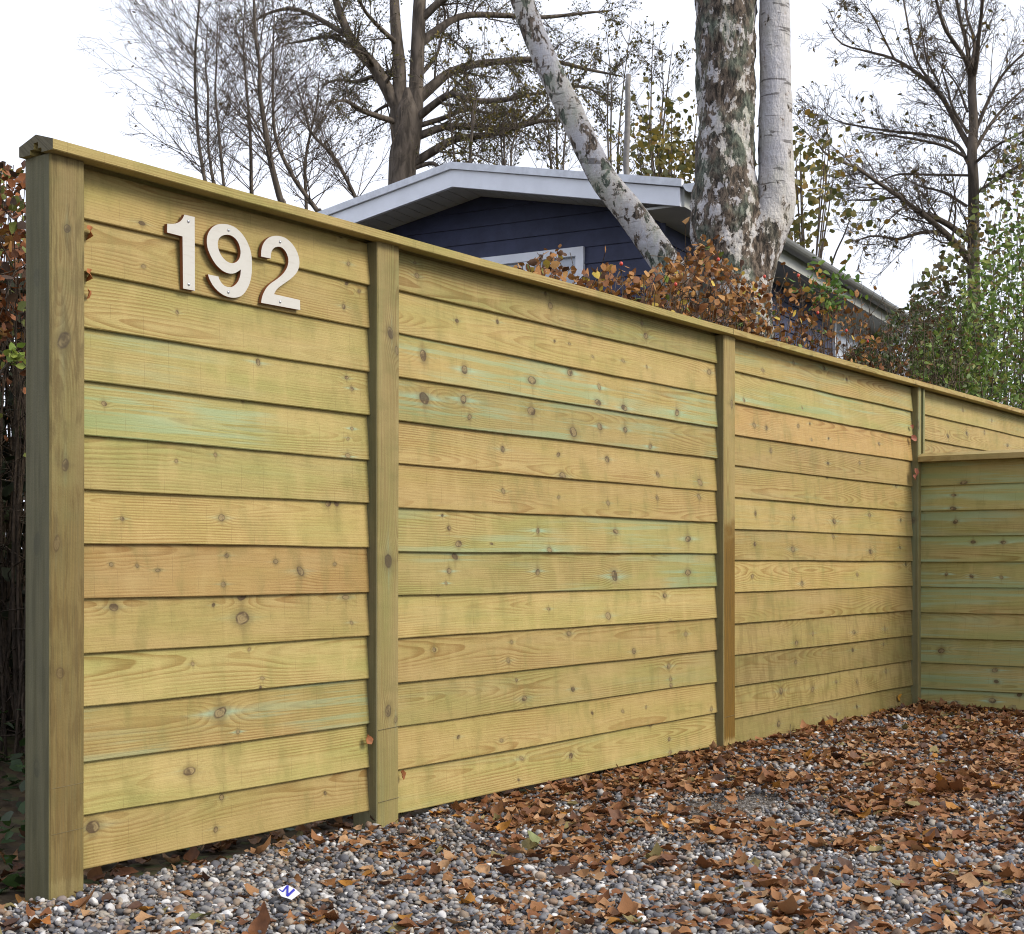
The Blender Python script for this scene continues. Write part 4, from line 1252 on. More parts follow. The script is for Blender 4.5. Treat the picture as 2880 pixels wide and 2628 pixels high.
# bare tree at the right
Z = 17.0
root, b0 = tree_root('bare_tree', 2738, Z, 'bare tree at the right with upswept side limbs and split leader', None)
trk = Tubes(); tb = Tubes(); tips = []
S = lambda L: [(2000 + x / 2.29, y / 2.29) for x, y in L]
p_, r_ = smooth_path([b0] + pxs(S([(1695, 2300), (1690, 1718), (1690, 1200), (1680, 1000), (1690, 800), (1680, 600), (1680, 470), (1682, 380)]), Z), rpx([20, 19, 17, 15, 14, 13, 12, 12, 5], Z), 50)
trk.add(p_, r_, 9)
PR = dict(seg=[5, 4, 3], wob=[.10, .18, .2], trop=[.03, .02, 0], kids=[8, 5], ang=[.65, .7], rat=[.48, .5], sides=[4, 3, 3], rmin=0.0024, rr=0.5)
RL = [([(1676, 500), (1640, 390), (1560, 270), (1500, 170), (1450, 0), (1420, -150)], [9, 7, 6, 5, 4, 2], 6, .8), ([(1678, 500), (1662, 390), (1640, 250), (1610, 150), (1580, 0), (1560, -200)], [9, 7, 6, 5, 4, 2], 6, .8),
      ([(1684, 500), (1690, 390), (1695, 250), (1650, 120), (1640, 0), (1640, -200)], [8, 6, 5, 4, 4, 2], 6, .8), ([(1686, 500), (1708, 400), (1722, 250), (1740, 100), (1748, 0), (1760, -200)], [9, 7, 6, 5, 4, 2], 6, .8),
      ([(1670, 960), (1580, 800), (1480, 620), (1350, 490), (1180, 380), (1000, 330), (830, 275), (740, 130)], [9, 8, 7, 6, 4.5, 3.5, 2.6, 1.2], 14, .85), ([(1440, 560), (1340, 420), (1290, 270), (1240, 0), (1230, -100)], [5, 4, 3, 2.5, 1.5], 8, .7), ([(1180, 380), (1110, 240), (1040, 100), (960, 0)], [3.5, 2.6, 2, 1], 6, .6),
      ([(1470, 540), (1390, 380), (1360, 200), (1340, 50)], [4, 3, 2, 1], 6, .6),
      ([(1660, 1060), (1580, 930), (1400, 870), (1200, 850), (1000, 820), (800, 775), (690, 680)], [6, 5, 4.5, 4, 3, 2, 1], 14, .7), ([(1640, 1010), (1500, 940), (1330, 900), (1150, 870), (980, 845)], [5, 4.5, 4, 3, 1.2], 12, .7),
      ([(1680, 1560), (1500, 1430), (1350, 1370), (1200, 1260), (1050, 1160), (930, 1080), (750, 1000), (680, 920), (540, 790)], [10, 8.5, 7.5, 6.5, 5.5, 4.6, 3.4, 2.4, 1], 18, .8), ([(1690, 1720), (1600, 1600), (1480, 1480), (1350, 1370)], [12, 11, 9, 7], 8, .8),
      ([(1660, 1130), (1400, 1125), (1200, 1125), (1050, 1185), (900, 1180)], [4, 3.6, 3, 2, 1], 14, .6), ([(1200, 1270), (1000, 1290), (900, 1290), (840, 1310)], [4, 3, 2, 1.5], 9, .6), ([(1500, 1490), (1350, 1500), (1200, 1540), (1050, 1520), (900, 1560)], [6, 5, 4, 3, 1.5], 16, .6),
      ([(1650, 1330), (1500, 1240), (1350, 1200), (1250, 1150)], [5, 4, 3, 1.5], 10, .7), ([(1655, 860), (1560, 700), (1520, 560), (1480, 420)], [5, 4, 3, 1.5], 8, .6), ([(1650, 720), (1590, 560), (1510, 450), (1400, 330)], [4, 3, 2, 1.2], 8, .6),
      ([(1700, 850), (1790, 640), (1880, 480), (2016, 340), (2100, 260)], [6, 5, 4, 3, 1.5], 12, .8), ([(1700, 960), (1800, 800), (1900, 680), (2030, 560), (2150, 480)], [6, 5, 4, 3, 1.5], 14, .8), ([(1700, 1050), (1820, 950), (1950, 880), (2100, 800)], [5, 4, 3, 1.5], 14, .8), ([(1700, 1250), (1850, 1150), (2000, 1060), (2150, 1000)], [6, 5, 4, 2], 16, .8)]
for L, rp, cnt, ln in RL:
    along(tb, tips, pxs(S(L), Z, Z + g.uniform(-1.2, 1.2)), rpx(rp, Z), PR, g, int(cnt * 1.25), ln, n=20, sides=5, start=0.1, up=.12)
o = link('trunk', trk.mesh('trunk'), M_BARK, root, True); o.location = -b0
finish(root, b0, tb)
tp = np.array(tips)
leaf_cloud('last_leaves', tp[g.random(len(tp)) < 0.02], 0.07, [(.12, .10, .03), (.2, .13, .03)], [.6, .4], M_GREEN, root, g, origin=b0)

# grey pole behind the roof
b0 = at(1767, 1582, 13.5); b0[2] = 0.4
tb = Tubes()
t0, t1 = at(1763, 490, 13.5) - b0, at(1767, 210, 13.5) - b0
p_, r_ = smooth_path([np.zeros(3), t0 * .6, t0, t1], rpx([11, 10, 9, 7.5], 13.5), 24)
p_ = p_ + g.normal(0, .003, p_.shape)
tb.add(np.vstack([p_, p_[-1:] + [0, 0, .001]]), np.append(r_, 0.001), 10)
o = link('wooden_pole', tb.mesh('wooden_pole'), plain('weathered_pole', (0.20, 0.19, 0.185), 0.85, 0.2, 0.2, 20), None, True)
o.location = b0
tag(o, 'grey weathered wooden pole standing up behind the roof', 'pole')


# ------------------------------------------------------------------ shrubs behind the fence
def interp(x, tab):
    xs_, ys_ = zip(*tab)
    return float(np.interp(x, xs_, ys_))


def fz(x):
    """depth of a plane just behind the fence at photo column x"""
    return depth(on_plane(x, 1582, (0, 1, 0), 0.2))


TOP = [(1440, 745), (1480, 735), (1540, 700), (1580, 690), (1600, 730), (1640, 760), (1660, 765), (1700, 742), (1760, 755), (1800, 790), (1840, 750), (1900, 725), (1950, 690), (1985, 665), (2020, 700), (2060, 745), (2120, 770), (2180, 790), (2230, 765), (2300, 750), (2350, 800), (2420, 860), (2480, 930), (2560, 1010)]
DENS = [(1440, .35), (1480, .7), (1590, .8), (1610, .25), (1690, .4), (1740, .5), (1780, .5), (1840, 1), (1950, 1), (2100, 1), (2250, .9), (2350, .7), (2450, .55), (2560, .4)]
ROSE_C = [(.32, .14, .036), (.22, .085, .027), (.42, .22, .07), (.11, .055, .03), (.50, .36, .06), (.18, .25, .05)]
for (xa, xb, cnt, lab) in ((1435, 1612, 230, 'small sprigs of brown-leaved rose in front of the white window'), (1612, 2125, 2000, 'dense rust-brown rose shrub with red hips at the foot of the birch'), (2125, 2560, 1000, 'looser rust-brown rose shrub in front of the gutter side')):
    xm = (xa + xb) / 2
    b0 = at(xm, 1582, fz(xm) + .55); b0[2] = garden_z(b0[0], b0[1]) - .02
    root = empty('rose_shrub', b0, 0, lab, 'shrub')
    tb = Tubes(); P_ = []
    ends = []
    while len(P_) < cnt:
        x = g.uniform(xa, xb)
        if g.random() > interp(x, DENS): continue
        y0_ = interp(x, TOP)
        capy = 420 + .2725 * (x - 149) - 30
        y = y0_ + (capy + 110 - y0_) * g.random() ** 0.8
        y += g.normal(0, 6)
        Z = fz(x) + g.uniform(.05, .95)
        P_.append(at(x, y, Z))
    P_ = np.array(P_)
    for k in range(max(30, cnt // 12)):
        q = P_[g.integers(len(P_))]
        bb = b0 + np.array([(q[0] - b0[0]) * .55 + g.normal(0, .12), (q[1] - b0[1]) * .4 + g.normal(0, .08), 0])
        bb[1] = max(bb[1], .3)
        mid = (q + bb) / 2 + np.array([g.normal(0, .06), abs(g.normal(0, .06)), .22])
        p_, r_ = smooth_path([bb, mid, q], [.006, .0045, .002], 12)
        tb.add(p_, r_, 4)
        for t in range(7):
            i = g.integers(5, 12)
            e = p_[i] + g.normal(0, .05 if xa < 1500 else .08, 3) + [0, 0, .03]
            tb.add([p_[i], (p_[i] + e) / 2 + g.normal(0, .01, 3), e], [.0025, .002, .0014], 3)
            e[1] = max(e[1], .14); ends.append(e)
    finish(root, b0, tb, 'stems', M_STEM)
    allp = np.vstack([P_, np.array(ends)[: cnt // 4]])
    leaf_cloud('leaves', allp, 0.037, ROSE_C, [.38, .26, .16, .13, .04, .03], M_LEAF, root, g, ROUND, origin=b0, single=300)
    hips = [(1747, 742), (2020, 730), (2150, 778), (2245, 775), (1900, 800), (2300, 880), (2440, 960), (2380, 930)]
    for hx, hy_ in hips:
        if xa <= hx < xb:
            bm = bmesh.new()
            bmesh.ops.create_icosphere(bm, subdivisions=2, radius=0.0075)
            for v in bm.verts: v.co.z *= 1.2
            mh = bpy.data.meshes.new('rose_hip'); bm.to_mesh(mh); bm.free()
            o = link('rose_hip', mh, plain('hip_red', (0.5, 0.05, 0.03), 0.35, 0.5) if 'hip_red' not in bpy.data.materials else bpy.data.materials['hip_red'], root, True)
            o.location = at(hx, hy_, fz(hx) + .05) - b0


def bush(name, lab, b0, pts, size, cols, probs, mat, nst, tmpl=SMALL, stem=M_STEM, rad=.007, tw=6):
    root = empty(name, b0, 0, lab, 'shrub')
    tb = Tubes()
    for k in range(nst):
        q = pts[g.integers(len(pts))]
        bb = b0 + np.array([(q[0] - b0[0]) * .7 + g.normal(0, .1), (q[1] - b0[1]) * .7 + g.normal(0, .1), 0])
        bb[1] = max(bb[1], .3)
        mid = bb * .45 + q * .55 + np.array([g.normal(0, .08), g.normal(0, .08), .1])
        p_, r_ = smooth_path([bb, mid, q], [rad, rad * .7, rad * .25], 12)
        tb.add(p_, r_, 4)
        for t in range(tw):
            i = g.integers(3, 12)
            e = p_[i] + g.normal(0, .13, 3) + [0, 0, .09]
            e[1] = max(e[1], .14)
            tb.add([p_[i], (p_[i] + e) / 2 + g.normal(0, .012, 3), e], [rad * .4, rad * .3, rad * .18], 3)
    finish(root, b0, tb, 'stems', stem)
    leaf_cloud('leaves', pts, size, cols, probs, mat, root, g, tmpl, origin=b0, single=250)
    return root


def fill(cnt, xr, top, bot, Zr, jitter=6, power=1.0):
    out = []
    while len(out) < cnt:
        x = g.uniform(*xr)
        yt = interp(x, top); yb = interp(x, bot)
        y = yt + (yb - yt) * g.random() ** power + g.normal(0, jitter)
        out.append(at(x, y, fz(x) + g.uniform(*Zr)))
    return np.array(out)


CAPL = [(1400, 840), (2900, 1230)]
pts = fill(9000, (2560, 3150), [(2560, 980), (2640, 900), (2700, 820), (2760, 700), (2800, 600), (2850, 540), (2950, 510), (3150, 520)], CAPL, (.3, 2.2), 10, .65)
b0 = at(2790, 1582, fz(2790) + 1.2); b0[2] = garden_z(b0[0], b0[1]) - .02
bush('green_shrub', 'tall bright green leafy shrub at the right edge above the fence', b0, pts, 0.05, [(.12, .20, .035), (.19, .28, .05), (.07, .11, .028), (.28, .31, .07), (.19, .13, .05)], [.36, .24, .18, .14, .08], M_GREEN, 45, rad=.008)
pts = fill(3600, (2380, 2720), [(2380, 1000), (2450, 960), (2520, 880), (2600, 840), (2680, 830), (2720, 860)], CAPL, (.2, 1.3), 12)
b0 = at(2560, 1582, fz(2560) + .8); b0[2] = garden_z(b0[0], b0[1]) - .02
bush('tangled_shrub', 'tangled brown and green twiggy shrub between rose and green shrub', b0, pts, 0.036, [(.05, .075, .02), (.09, .07, .03), (.16, .075, .025), (.08, .12, .025)], [.4, .25, .15, .2], M_GREEN, 190, rad=.006, tw=9)
pts = fill(3600, (2560, 3150), [(2560, 820), (2640, 740), (2720, 620), (2780, 480), (2850, 370), (3150, 320)], [(2500, 1150), (3150, 1300)], (2.4, 4.4), 20)
b0 = at(2800, 1582, fz(2800) + 3.4); b0[2] = 0.42
bush('dark_bush', 'dark brown-green bush behind the green shrub at upper right', b0, pts, 0.06, [(.07, .08, .028), (.11, .085, .04), (.20, .14, .04), (.16, .19, .04)], [.35, .27, .18, .2], M_GREEN, 170, ROUND, rad=.008, tw=10)
pts = np.array([at(2330 + g.normal(0, 34), 815 + g.normal(0, 38), fz(2330) + .25 + g.uniform(-.1, .15)) for _ in range(130)])
b0 = at(2335, 1582, fz(2335) + .3); b0[2] = garden_z(b0[0], b0[1]) - .02
bush('privet_shrub', 'small sprig of fresh green leaves among the brown rose leaves', b0, pts, 0.045, [(.10, .19, .03), (.16, .26, .04), (.07, .13, .03)], [.5, .3, .2], M_GREEN, 9, rad=.004)

# hedge beyond the left end of the fence
b0 = at(-60, 1582, 5.0); b0[2] = -.02
root = empty('beech_hedge', b0, 0, 'dark twiggy hedge with russet leaves at the left end of the fence', 'hedge')
tb = Tubes()
def hedge_ok(p):
    d = p - CAM; Zd = d @ FWD
    x = CXP + FPX * (d @ RGT) / Zd; y = HYP - FPX * d[2] / Zd
    return not (x > 74 and y < 430 + .27 * (x - 149) + 70) and not (x > -250 and y < 458)
pl, pdk = [], []
HT = [(-700, 430), (-300, 400), (-60, 455), (20, 465), (60, 500), (80, 620), (160, 640), (260, 650)]
while len(pl) < 2900:
    x = g.uniform(-700, 260); y = interp(x, HT) + abs(g.normal(0, 330)); Z = g.uniform(4.7, 6.4)
    if y > 2350: continue
    p = at(x, y, Z)
    if p[1] > .2 and hedge_ok(p): pl.append(p)
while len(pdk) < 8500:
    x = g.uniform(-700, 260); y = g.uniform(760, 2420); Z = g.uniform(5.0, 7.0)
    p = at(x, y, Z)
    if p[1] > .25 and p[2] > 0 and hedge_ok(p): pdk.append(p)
for k in range(420):
    x = g.uniform(-700, 240); Z = g.uniform(4.6, 6.6)
    yt = interp(x, HT) + abs(g.normal(0, 260)); xe = x + g.normal(0, 60)
    a = at(x, 1582, Z); a[2] = -.02
    e = at(xe, yt, Z + g.normal(0, .15))
    if a[1] < .22 or e[1] < .2 or not hedge_ok(e): continue
    mid = (a + e) / 2 + g.normal(0, .06, 3)
    p_, r_ = smooth_path([a, mid, e], [.009 * g.uniform(.5, 1.5), .006, .002], 14)
    tb.add(p_, r_, 4)
    for t in range(7):
        i = g.integers(2, 14)
        e2 = p_[i] + g.normal(0, .10, 3) + [0, 0, .05]
        if hedge_ok(e2) and e2[1] > .15: tb.add([p_[i], (p_[i] + e2) / 2 + g.normal(0, .01, 3), e2], [.003, .0024, .0014], 3)
for k in range(420):
    p = at(g.uniform(-80, 76), g.uniform(462, 1050) , g.uniform(4.5, 5.3))
    if hedge_ok(p) and p[1] > .2: pl.append(p)
finish(root, b0, tb, 'stems', M_HEDGE)
leaf_cloud('leaves', pl, 0.038, [(.24, .085, .028), (.14, .055, .025), (.32, .16, .045), (.15, .17, .04), (.06, .035, .022)], [.35, .25, .1, .12, .18], M_LEAF, root, g, ROUND, origin=b0, single=300)
leaf_cloud('inner_leaves', pdk, 0.06, [(.03, .04, .014), (.045, .03, .018), (.02, .025, .012)], [.4, .3, .3], M_LEAF, root, g, ROUND, origin=b0)  # dark backing foliage; the shade inside the hedge is put into its colour
# a shoot with fresh leaves that the hedge holds out beside the post
b1 = at(20, 1020, 4.45)
root = empty('green_shoot', b1, 0, 'single shoot with small bright green leaves beside the end post', 'plant')
tb = Tubes(); tb.add([at(-40, 1130, 4.5), at(0, 1050, 4.48), at(40, 1000, 4.45), at(58, 985, 4.45)], [.006, .005, .003, .002], 5)
finish(root, b1, tb, 'stem', M_TWIG)
leaf_cloud('leaves', [at(45 + g.normal(0, 14), 1000 + g.normal(0, 14), 4.44) for _ in range(16)], .03, [(.2, .30, .05), (.28, .34, .06)], [.6, .4], M_GREEN, root, g, ROUND, origin=b1, single=16)
# ivy on the ground by the end post
pts = []
while len(pts) < 1500:
    p = np.array([g.uniform(-1.2, 1.2), g.uniform(.16, 1.6), 0.0])
    p[2] = garden_z(p[0], p[1]) + abs(g.normal(0, .10)) + .01
    pts.append(p)
me = leaf_cloud('ground_ivy', pts, .045, [(.035, .07, .018), (.055, .10, .025), (.03, .045, .015), (.10, .05, .02)], [.4, .25, .2, .15], M_GREEN, None, g, ROUND, 0.7)
tag(me, 'low ivy and dead leaves on the ground behind the fence', 'ivy', kind='stuff')

# ------------------------------------------------------------------ gravel
def ico(sub):
    bm = bmesh.new()
    bmesh.ops.create_icosphere(bm, subdivisions=sub, radius=1)
    V = np.array([v.co[:] for v in bm.verts]); F = np.array([[v.index for v in f.verts] for f in bm.faces])
    bm.free()
    return V, F


def stone_templates(sub, n, g):
    V0, F0 = ico(sub)
    out = []
    for _ in range(n):
        V = V0.copy()
        for _k in range(9):                       # broken faces: cut some flat
            d = g.normal(size=3); d /= np.linalg.norm(d)
            h = g.uniform(.58, .9)
            s = V @ d
            V = V - np.maximum(0, s - h)[:, None] * d * .95
        V *= 1 + g.normal(0, .05, (len(V), 1))
        out.append((V * np.array([1, g.uniform(.62, .95), g.uniform(.42, .75)]), F0))
    return out


g = np.random.default_rng(11)
GX, GY = np.meshgrid(np.arange(-1.6, 6.2, .0122), np.arange(-3.0, .09, .0122))
P = np.stack([GX.ravel(), GY.ravel()], 1)
P += g.uniform(-.0055, .0055, P.shape)
d = np.stack([P[:, 0], P[:, 1], np.zeros(len(P))], 1) - CAM
Zd = d @ FWD
xp = CXP + FPX * (d @ RGT) / np.maximum(Zd, .1); yp = HYP + FPX * CAM[2] / np.maximum(Zd, .1)
keep = (Zd > 2.2) & (xp > -420) & (xp < 3300) & (yp < 2950) & (P[:, 0] < 5.76)
for x, wx, wy, _, _ in POSTS:
    keep &= ~((P[:, 0] > x - .004) & (P[:, 0] < x + wx + .004) & (P[:, 1] > -.004) & (P[:, 1] < wy))
keep &= (P[:, 1] < .035 + .02 * np.sin(P[:, 0] * 9))
# coarser spacing with distance
keep &= g.random(len(P)) < np.where(Zd < 4.2, .92, np.where(Zd < 5.6, .62, .42))
P = P[keep]; Zd = Zd[keep]
n = len(P)
size = np.clip(g.lognormal(math.log(.0072), .38, n), .0032, .0175) * np.where(Zd < 4.2, 1, np.where(Zd < 5.6, 1.12, 1.3))
PAL = np.array([(.20, .20, .215), (.285, .275, .27), (.13, .13, .15), (.40, .375, .355), (.62, .61, .61), (.33, .25, .185), (.22, .15, .105), (.07, .07, .075), (.36, .32, .27), (.27, .22, .20)])
pr = np.array([.19, .17, .14, .11, .065, .10, .08, .075, .06, .08]); pr /= pr.sum()
ci = g.choice(len(PAL), n, p=pr)
colr = PAL[ci] * g.uniform(.68, 1.08, (n, 1))
size[ci == 4] *= 1.12
bare = ((P[:, 0] - 2.2) / .30) ** 2 + ((P[:, 1] + .67) / .13) ** 2        # trodden patch of bare earth and fines
thin = (bare < g.uniform(.55, 1.25, n))
size[thin] *= .42
colr[thin] = colr[thin] * .45 + np.array([.10, .08, .062]) * .55
T = np.stack([P[:, 0], P[:, 1], .003 + g.uniform(0, .008, n) + size * .25], 1)
up_ = g.random(n) < .12
T[up_, 2] += .007
T[thin, 2] = .001 + size[thin] * .3
M = rot_batch(n, g, .55) * size[:, None, None]
near = Zd < 4.0
STN, STF = stone_templates(2, 14, g), stone_templates(1, 10, g)
# icosphere(subdivisions=1) is the plain 20-sided one
for nm, s, tm, lab in (('pebbles', near, STN, 'loose grey and white pebbles of the gravel drive, near'), ('pebbles', ~near, STF, 'loose grey and white pebbles of the gravel drive, farther back')):
    me = scatter(nm, tm, g.integers(0, len(tm), s.sum()), M[s], T[s], colr[s])
    tag(link(nm, me, M_STONE), lab, 'gravel', kind='stuff')

# ------------------------------------------------------------------ fallen leaves
ANCH = np.array([(-.116, -.16, .10), (.151, -.366, .15), (.22, -.624, .22), (.422, -.902, .42), (.623, -1.18, .42), (.85, -1.57, .6), (1.08, -1.89, .7), (.375, .03, .06), (.703, -.157, .08), (1.144, -.144, .5),
                 (.749, -.645, .65), (1.618, -.368, .95), (1.148, -.77, .6), (2.2, -.688, .12), (1.35, -1.05, .5), (1.59, -1.38, .65), (1.79, -1.66, .75), (3.14, -.09, 1), (3.25, -.49, .8), (4.33, -.25, .95),
                 (5.1, -.2, 1), (4.13, -.91, .9), (.964, -1.04, .28), (.425, -.373, .05), (2.5, -.3, 1), (2.9, -1.1, .85), (2.3, -1.3, .7), (1.1, -.42, .7), (.6, -.4, .12), (1.9, -.15, .8), (3.6, -.35, .35), (4.6, -.1, .5), (.3, -.2, .06), (1.5, -.08, .35)])


def leaf_density(p):
    d2 = ((p[:, None, :] - ANCH[None, :, :2]) ** 2).sum(2) + .004
    w = d2 ** -1.6
    return (w * ANCH[:, 2]).sum(1) / w.sum(1)


g = np.random.default_rng(17)
C_ = np.stack([g.uniform(-1.2, 5.74, 56000), g.uniform(-2.8, .02, 56000)], 1)
den = leaf_density(C_)
pn = np.array([mnoise.noise(Vector((x * 3.1, y * 3.1, 7))) + .6 * mnoise.noise(Vector((x * 8, y * 8, 2))) for x, y in C_])
den = den * np.clip(.62 + 1.15 * pn, .05, 1.5)
far_ = (C_[:, 0] > 1.5)
acc = g.random(len(C_)) < den * np.where(far_, .80, .58)
C_ = C_[acc]; den = den[acc]
d = np.stack([C_[:, 0], C_[:, 1], 0 * C_[:, 0]], 1) - CAM
Zd = d @ FWD; xp = CXP + FPX * (d @ RGT) / Zd
k = (xp > -500) & (xp < 3400) & (Zd > 2.3)
C_ = C_[k]; den = den[k]
# drifts against the fence foot
nd_ = 520
dx = g.uniform(1.35, 5.7, nd_)
drift = np.stack([dx, -np.abs(g.normal(0, .05, nd_)) - .0], 1)
drift = drift[g.random(nd_) < np.clip((dx - 1.1) / 2.2, .1, 1)]
nc = 300
corner = np.stack([5.75 - np.abs(g.normal(0, .16, nc)), -np.abs(g.normal(0, .3, nc)) - .01], 1)
allp = np.vstack([C_, drift, corner])
n = len(allp)
hz = np.concatenate([.010 + .013 * np.clip(den, 0, 1) * g.random(len(C_)), .006 + .016 * g.random(len(drift)), .012 + .035 * g.random(nc) * np.exp(-((5.75 - corner[:, 0]) ** 2 + corner[:, 1] ** 2) / .08)])
T = np.column_stack([allp, hz + .006])
LT = leaf_templates(g, 24, .14, .7, 11, .09)
M = rot_batch(n, g, .27) * (np.clip(g.lognormal(math.log(.033), .30, n), .014, .060))[:, None, None]
LC = np.array([(.26, .115, .042), (.20, .078, .028), (.33, .17, .075), (.145, .062, .030), (.40, .235, .12), (.085, .042, .026), (.24, .19, .075), (.38, .17, .03)])
lp = np.array([.25, .22, .17, .14, .09, .07, .03, .03])
ci = g.choice(len(LC), n, p=lp / lp.sum())
colr = LC[ci] * g.uniform(.8, 1.2, (n, 1))
tid = g.integers(0, len(LT), n)
dv = np.column_stack([allp, np.zeros(n)]) - CAM
zv = dv @ FWD; xv = CXP + FPX * (dv @ RGT) / zv; yv = HYP + FPX * CAM[2] / zv
vis = (xv > 0) & (xv < 2880) & (yv < 2628)
span = np.linalg.norm(M[:, :, 0], axis=1) / zv
order = np.argsort(-(span * vis))
big, rest = order[:300], order[300:]
TONE = ['russet brown', 'reddish brown', 'light brown', 'dark brown', 'pale tan', 'blackish brown', 'olive brown', 'orange']
for i, o in zip(big, singles('fallen_leaf', LT, tid[big], M[big], T[big], LC, ci[big], M_LEAF)):
    row = 'close to the fence' if allp[i, 1] > -.45 else 'on the bottom picture edge' if yv[i] > 2480 else 'in mid drive'
    bay = 'first' if allp[i, 0] < 1.0 else 'second' if allp[i, 0] < 3.4 else 'third'
    side = 'left' if xv[i] < 960 else 'right' if xv[i] > 1920 else 'centre'
    big_ = 'large' if span[i] * zv[i] > .05 else 'middling'
    shape = 'curled' if np.ptp(LT[tid[i]][0][:, 2]) > .33 else 'flattish'
    tag(o, '%s %s %s leaf %s, %s, by %s bay' % (big_, shape, TONE[ci[i]], row, side, bay), 'leaf', 'dry leaves lying loose on the drive')
me = scatter('fallen_leaves', LT, tid[rest], M[rest], T[rest], colr[rest])
tag(link('fallen_leaves', me, M_LEAF, None, True), 'mass of smaller brown fallen leaves strewn over the gravel drive', 'leaf litter', kind='stuff')
# crumbs of leaf between the stones
nf = 5200
pf = np.column_stack([g.uniform(-.9, 4.6, nf), g.uniform(-2.5, .0, nf), np.zeros(nf)])
pf[:, 2] = .010 + .010 * g.random(nf)
me = scatter('leaf_crumbs', SMALL, g.integers(0, len(SMALL), nf), rot_batch(nf, g, .5) * g.uniform(.006, .016, nf)[:, None, None], pf, LC[g.choice(len(LC), nf, p=lp / lp.sum())] * g.uniform(.6, 1.1, (nf, 1)))
tag(link('leaf_crumbs', me, M_LEAF), 'brown crumbs of broken leaves between the pebbles', 'leaf litter', kind='stuff')
# dead leaves in the dark behind and under the fence
nb = 700
pb = np.column_stack([g.uniform(-.9, 5.6, nb), g.uniform(.05, .5, nb), np.zeros(nb)])
pb[:, 2] = [garden_z(x, y) + .02 for x, y, _ in pb]
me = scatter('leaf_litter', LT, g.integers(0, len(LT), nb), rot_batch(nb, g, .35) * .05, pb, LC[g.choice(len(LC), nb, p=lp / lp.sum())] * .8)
tag(link('leaf_litter', me, M_LEAF, None, True), 'dead leaves in the gap under and behind the fence', 'leaf litter', kind='stuff')


def one_leaf(name, lab, loc, rot, size, color, tid=0, cat='leaf', group=None):
    tv, tf = LT[tid]
    me = mesh_np(name, tv * size, [tf], np.tile(np.array(color), (len(tv), 1)))
    o = link(name, me, M_LEAF, None, True)
    o.location = loc; o.rotation_euler = rot
    return tag(o, lab, cat, group)


def gnd(x, y, z=0.03): return on_plane(x, y, (0, 0, 1), z)
def fen(x, y, yy=0.026): return on_plane(x, y, (0, 1, 0), yy)


one_leaf('fallen_leaf', 'pale green leaf lying on brown leaves in front of the second panel', gnd(1498, 2365, .045), (R(28), R(-12), R(40)), .055, (.21, .23, .10), 2)
one_leaf('fallen_leaf', 'dull green leaf on the pebbles at the bottom left', gnd(570, 2575, .03), (R(8), 0, R(200)), .06, (.14, .15, .06), 4)
one_leaf('fallen_leaf', 'large orange-brown leaf near the foot of the end post', gnd(118, 2588, .03), (R(10), R(5), R(80)), .05, (.35, .13, .03), 6)
one_leaf('stuck_leaf', 'yellow-orange leaf stuck to the lowest board of the third panel', fen(2530, 1963, .028), (R(95), R(15), R(5)), .055, (.48, .24, .035), 1)
for x, y, s, lab in ((254, 648, .034, 'upper russet leaf caught between end post and second board'), (253, 768, .030, 'middle russet leaf caught beside the end post'), (249, 822, .024, 'lowest small russet leaf caught beside the end post')):
    one_leaf('caught_leaf', lab, fen(x, y, .022), (R(75), R(40 + x % 7 * 9), R(25)), s, (.36, .13, .045), 3 + int(y) % 5)
for x, y, s, lab in ((2564, 1200, .03, 'small curled leaf caught high beside the corner post'), (2566, 1232, .045, 'pale pinkish leaf caught beside the corner post'), (2576, 1325, .04, 'dark red leaf on the corner post below the lower cap'), (2574, 1342, .035, 'lower dark red leaf on the corner post')):
    yy = -.006 if x > 2570 else .02
    one_leaf('caught_leaf', lab, fen(x, y, yy), (R(80), R(30 + y % 11 * 5), R(-20)), s, (.30, .10, .06), 2 + int(y) % 7)
one_leaf('caught_leaf', 'brown leaf stuck at the foot of the second post', fen(1130, 2177, .022), (R(80), R(60), R(10)), .032, (.27, .10, .035), 8)
one_leaf('caught_leaf', 'brown leaf wedged low against the left side of the second post', fen(1034, 2078, .02), (R(80), R(70), R(-10)), .032, (.30, .11, .04), 9)
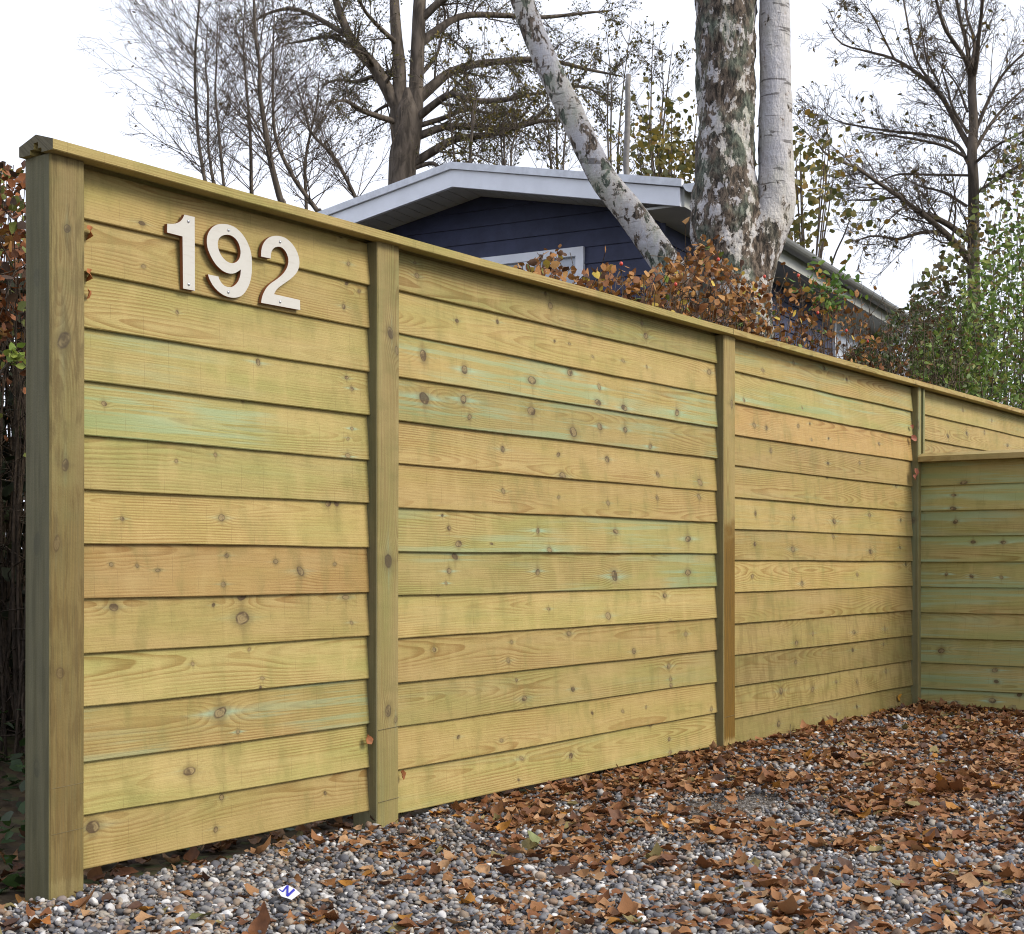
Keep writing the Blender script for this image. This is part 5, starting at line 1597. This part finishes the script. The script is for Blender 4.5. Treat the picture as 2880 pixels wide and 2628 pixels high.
# twig lying on the leaves
tb = Tubes()
a, c = gnd(2850, 2062, .06), gnd(2760, 2080, .05)
tb.add([a, (a + c) / 2 + [0, 0, .006], c], [.003, .0026, .0016], 5)
tag(link('fallen_twig', tb.mesh('fallen_twig'), M_STEM), 'thin pale twig lying on the leaves at the right edge', 'twig')
tb = Tubes()
a, c = gnd(2222, 2068, .03), gnd(2228, 2100, .02)
tb.add([c, (a + c) / 2, a + [0, 0, .03], a + [.004, 0, .05]], [.002, .002, .0016, .001], 5)
tag(link('fallen_twig', tb.mesh('fallen_twig'), M_STEM), 'short twig standing up against the lowest board of the third panel', 'twig')

# scrap of printed paper
O_ = gnd(812, 2508, .03)
OUT = [(635, 585), (870, 508), (1060, 582), (1165, 660), (965, 808), (868, 772), (850, 768), (735, 735)]
q = [gnd(700 + x / 8.064, 2430 + y / 8.064, .03) - O_ for x, y in OUT]
hgt = lambda p: .030 * (p[0] * .8 + p[1]) + .9 * (p[0] ** 2)
ctr = np.mean(q, axis=0)
V = [(p[0], p[1], hgt(p)) for p in q] + [(ctr[0], ctr[1], hgt(ctr))]
V += [(x, y, z - .0006) for x, y, z in V]
n = len(q)
F = [(i, (i + 1) % n, n) for i in range(n)][::1] + [(n + 1 + (i + 1) % n, n + 1 + i, n + 1 + n) for i in range(n)] + [(i, n + 1 + i, n + 1 + (i + 1) % n, (i + 1) % n) for i in range(n)]
o = solid('paper_scrap', V, F, plain('white_paper', (.72, .72, .78), .6, .3, .04))
o.location = O_
tag(o, 'torn scrap of white paper with blue print lying on the pebbles', 'paper')
STR = [(690, 590), (765, 640), (880, 525), (872, 735), (1035, 595)]
sv, sf = [], []
M_INK = plain('blue_print', (.02, .03, .42), .5, .3, .05)
for (xa, ya), (xb, yb), w in zip(STR[:-1], STR[1:], (10, 17, 24, 24)):
    dx_, dy_ = xb - xa, yb - ya
    L_ = math.hypot(dx_, dy_); nx, ny = -dy_ / L_ * w, dx_ / L_ * w
    i = len(sv)
    for (x, y) in ((xa + nx, ya + ny), (xb + nx, yb + ny), (xb - nx, yb - ny), (xa - nx, ya - ny)):
        p = gnd(700 + x / 8.064, 2430 + y / 8.064, .03) - O_
        sv.append((p[0], p[1], hgt(p) + .0006 + .0002 * len(sf)))
    sf.append((i, i + 1, i + 2, i + 3))
link('print', pyd('print', sv, sf), M_INK, o)
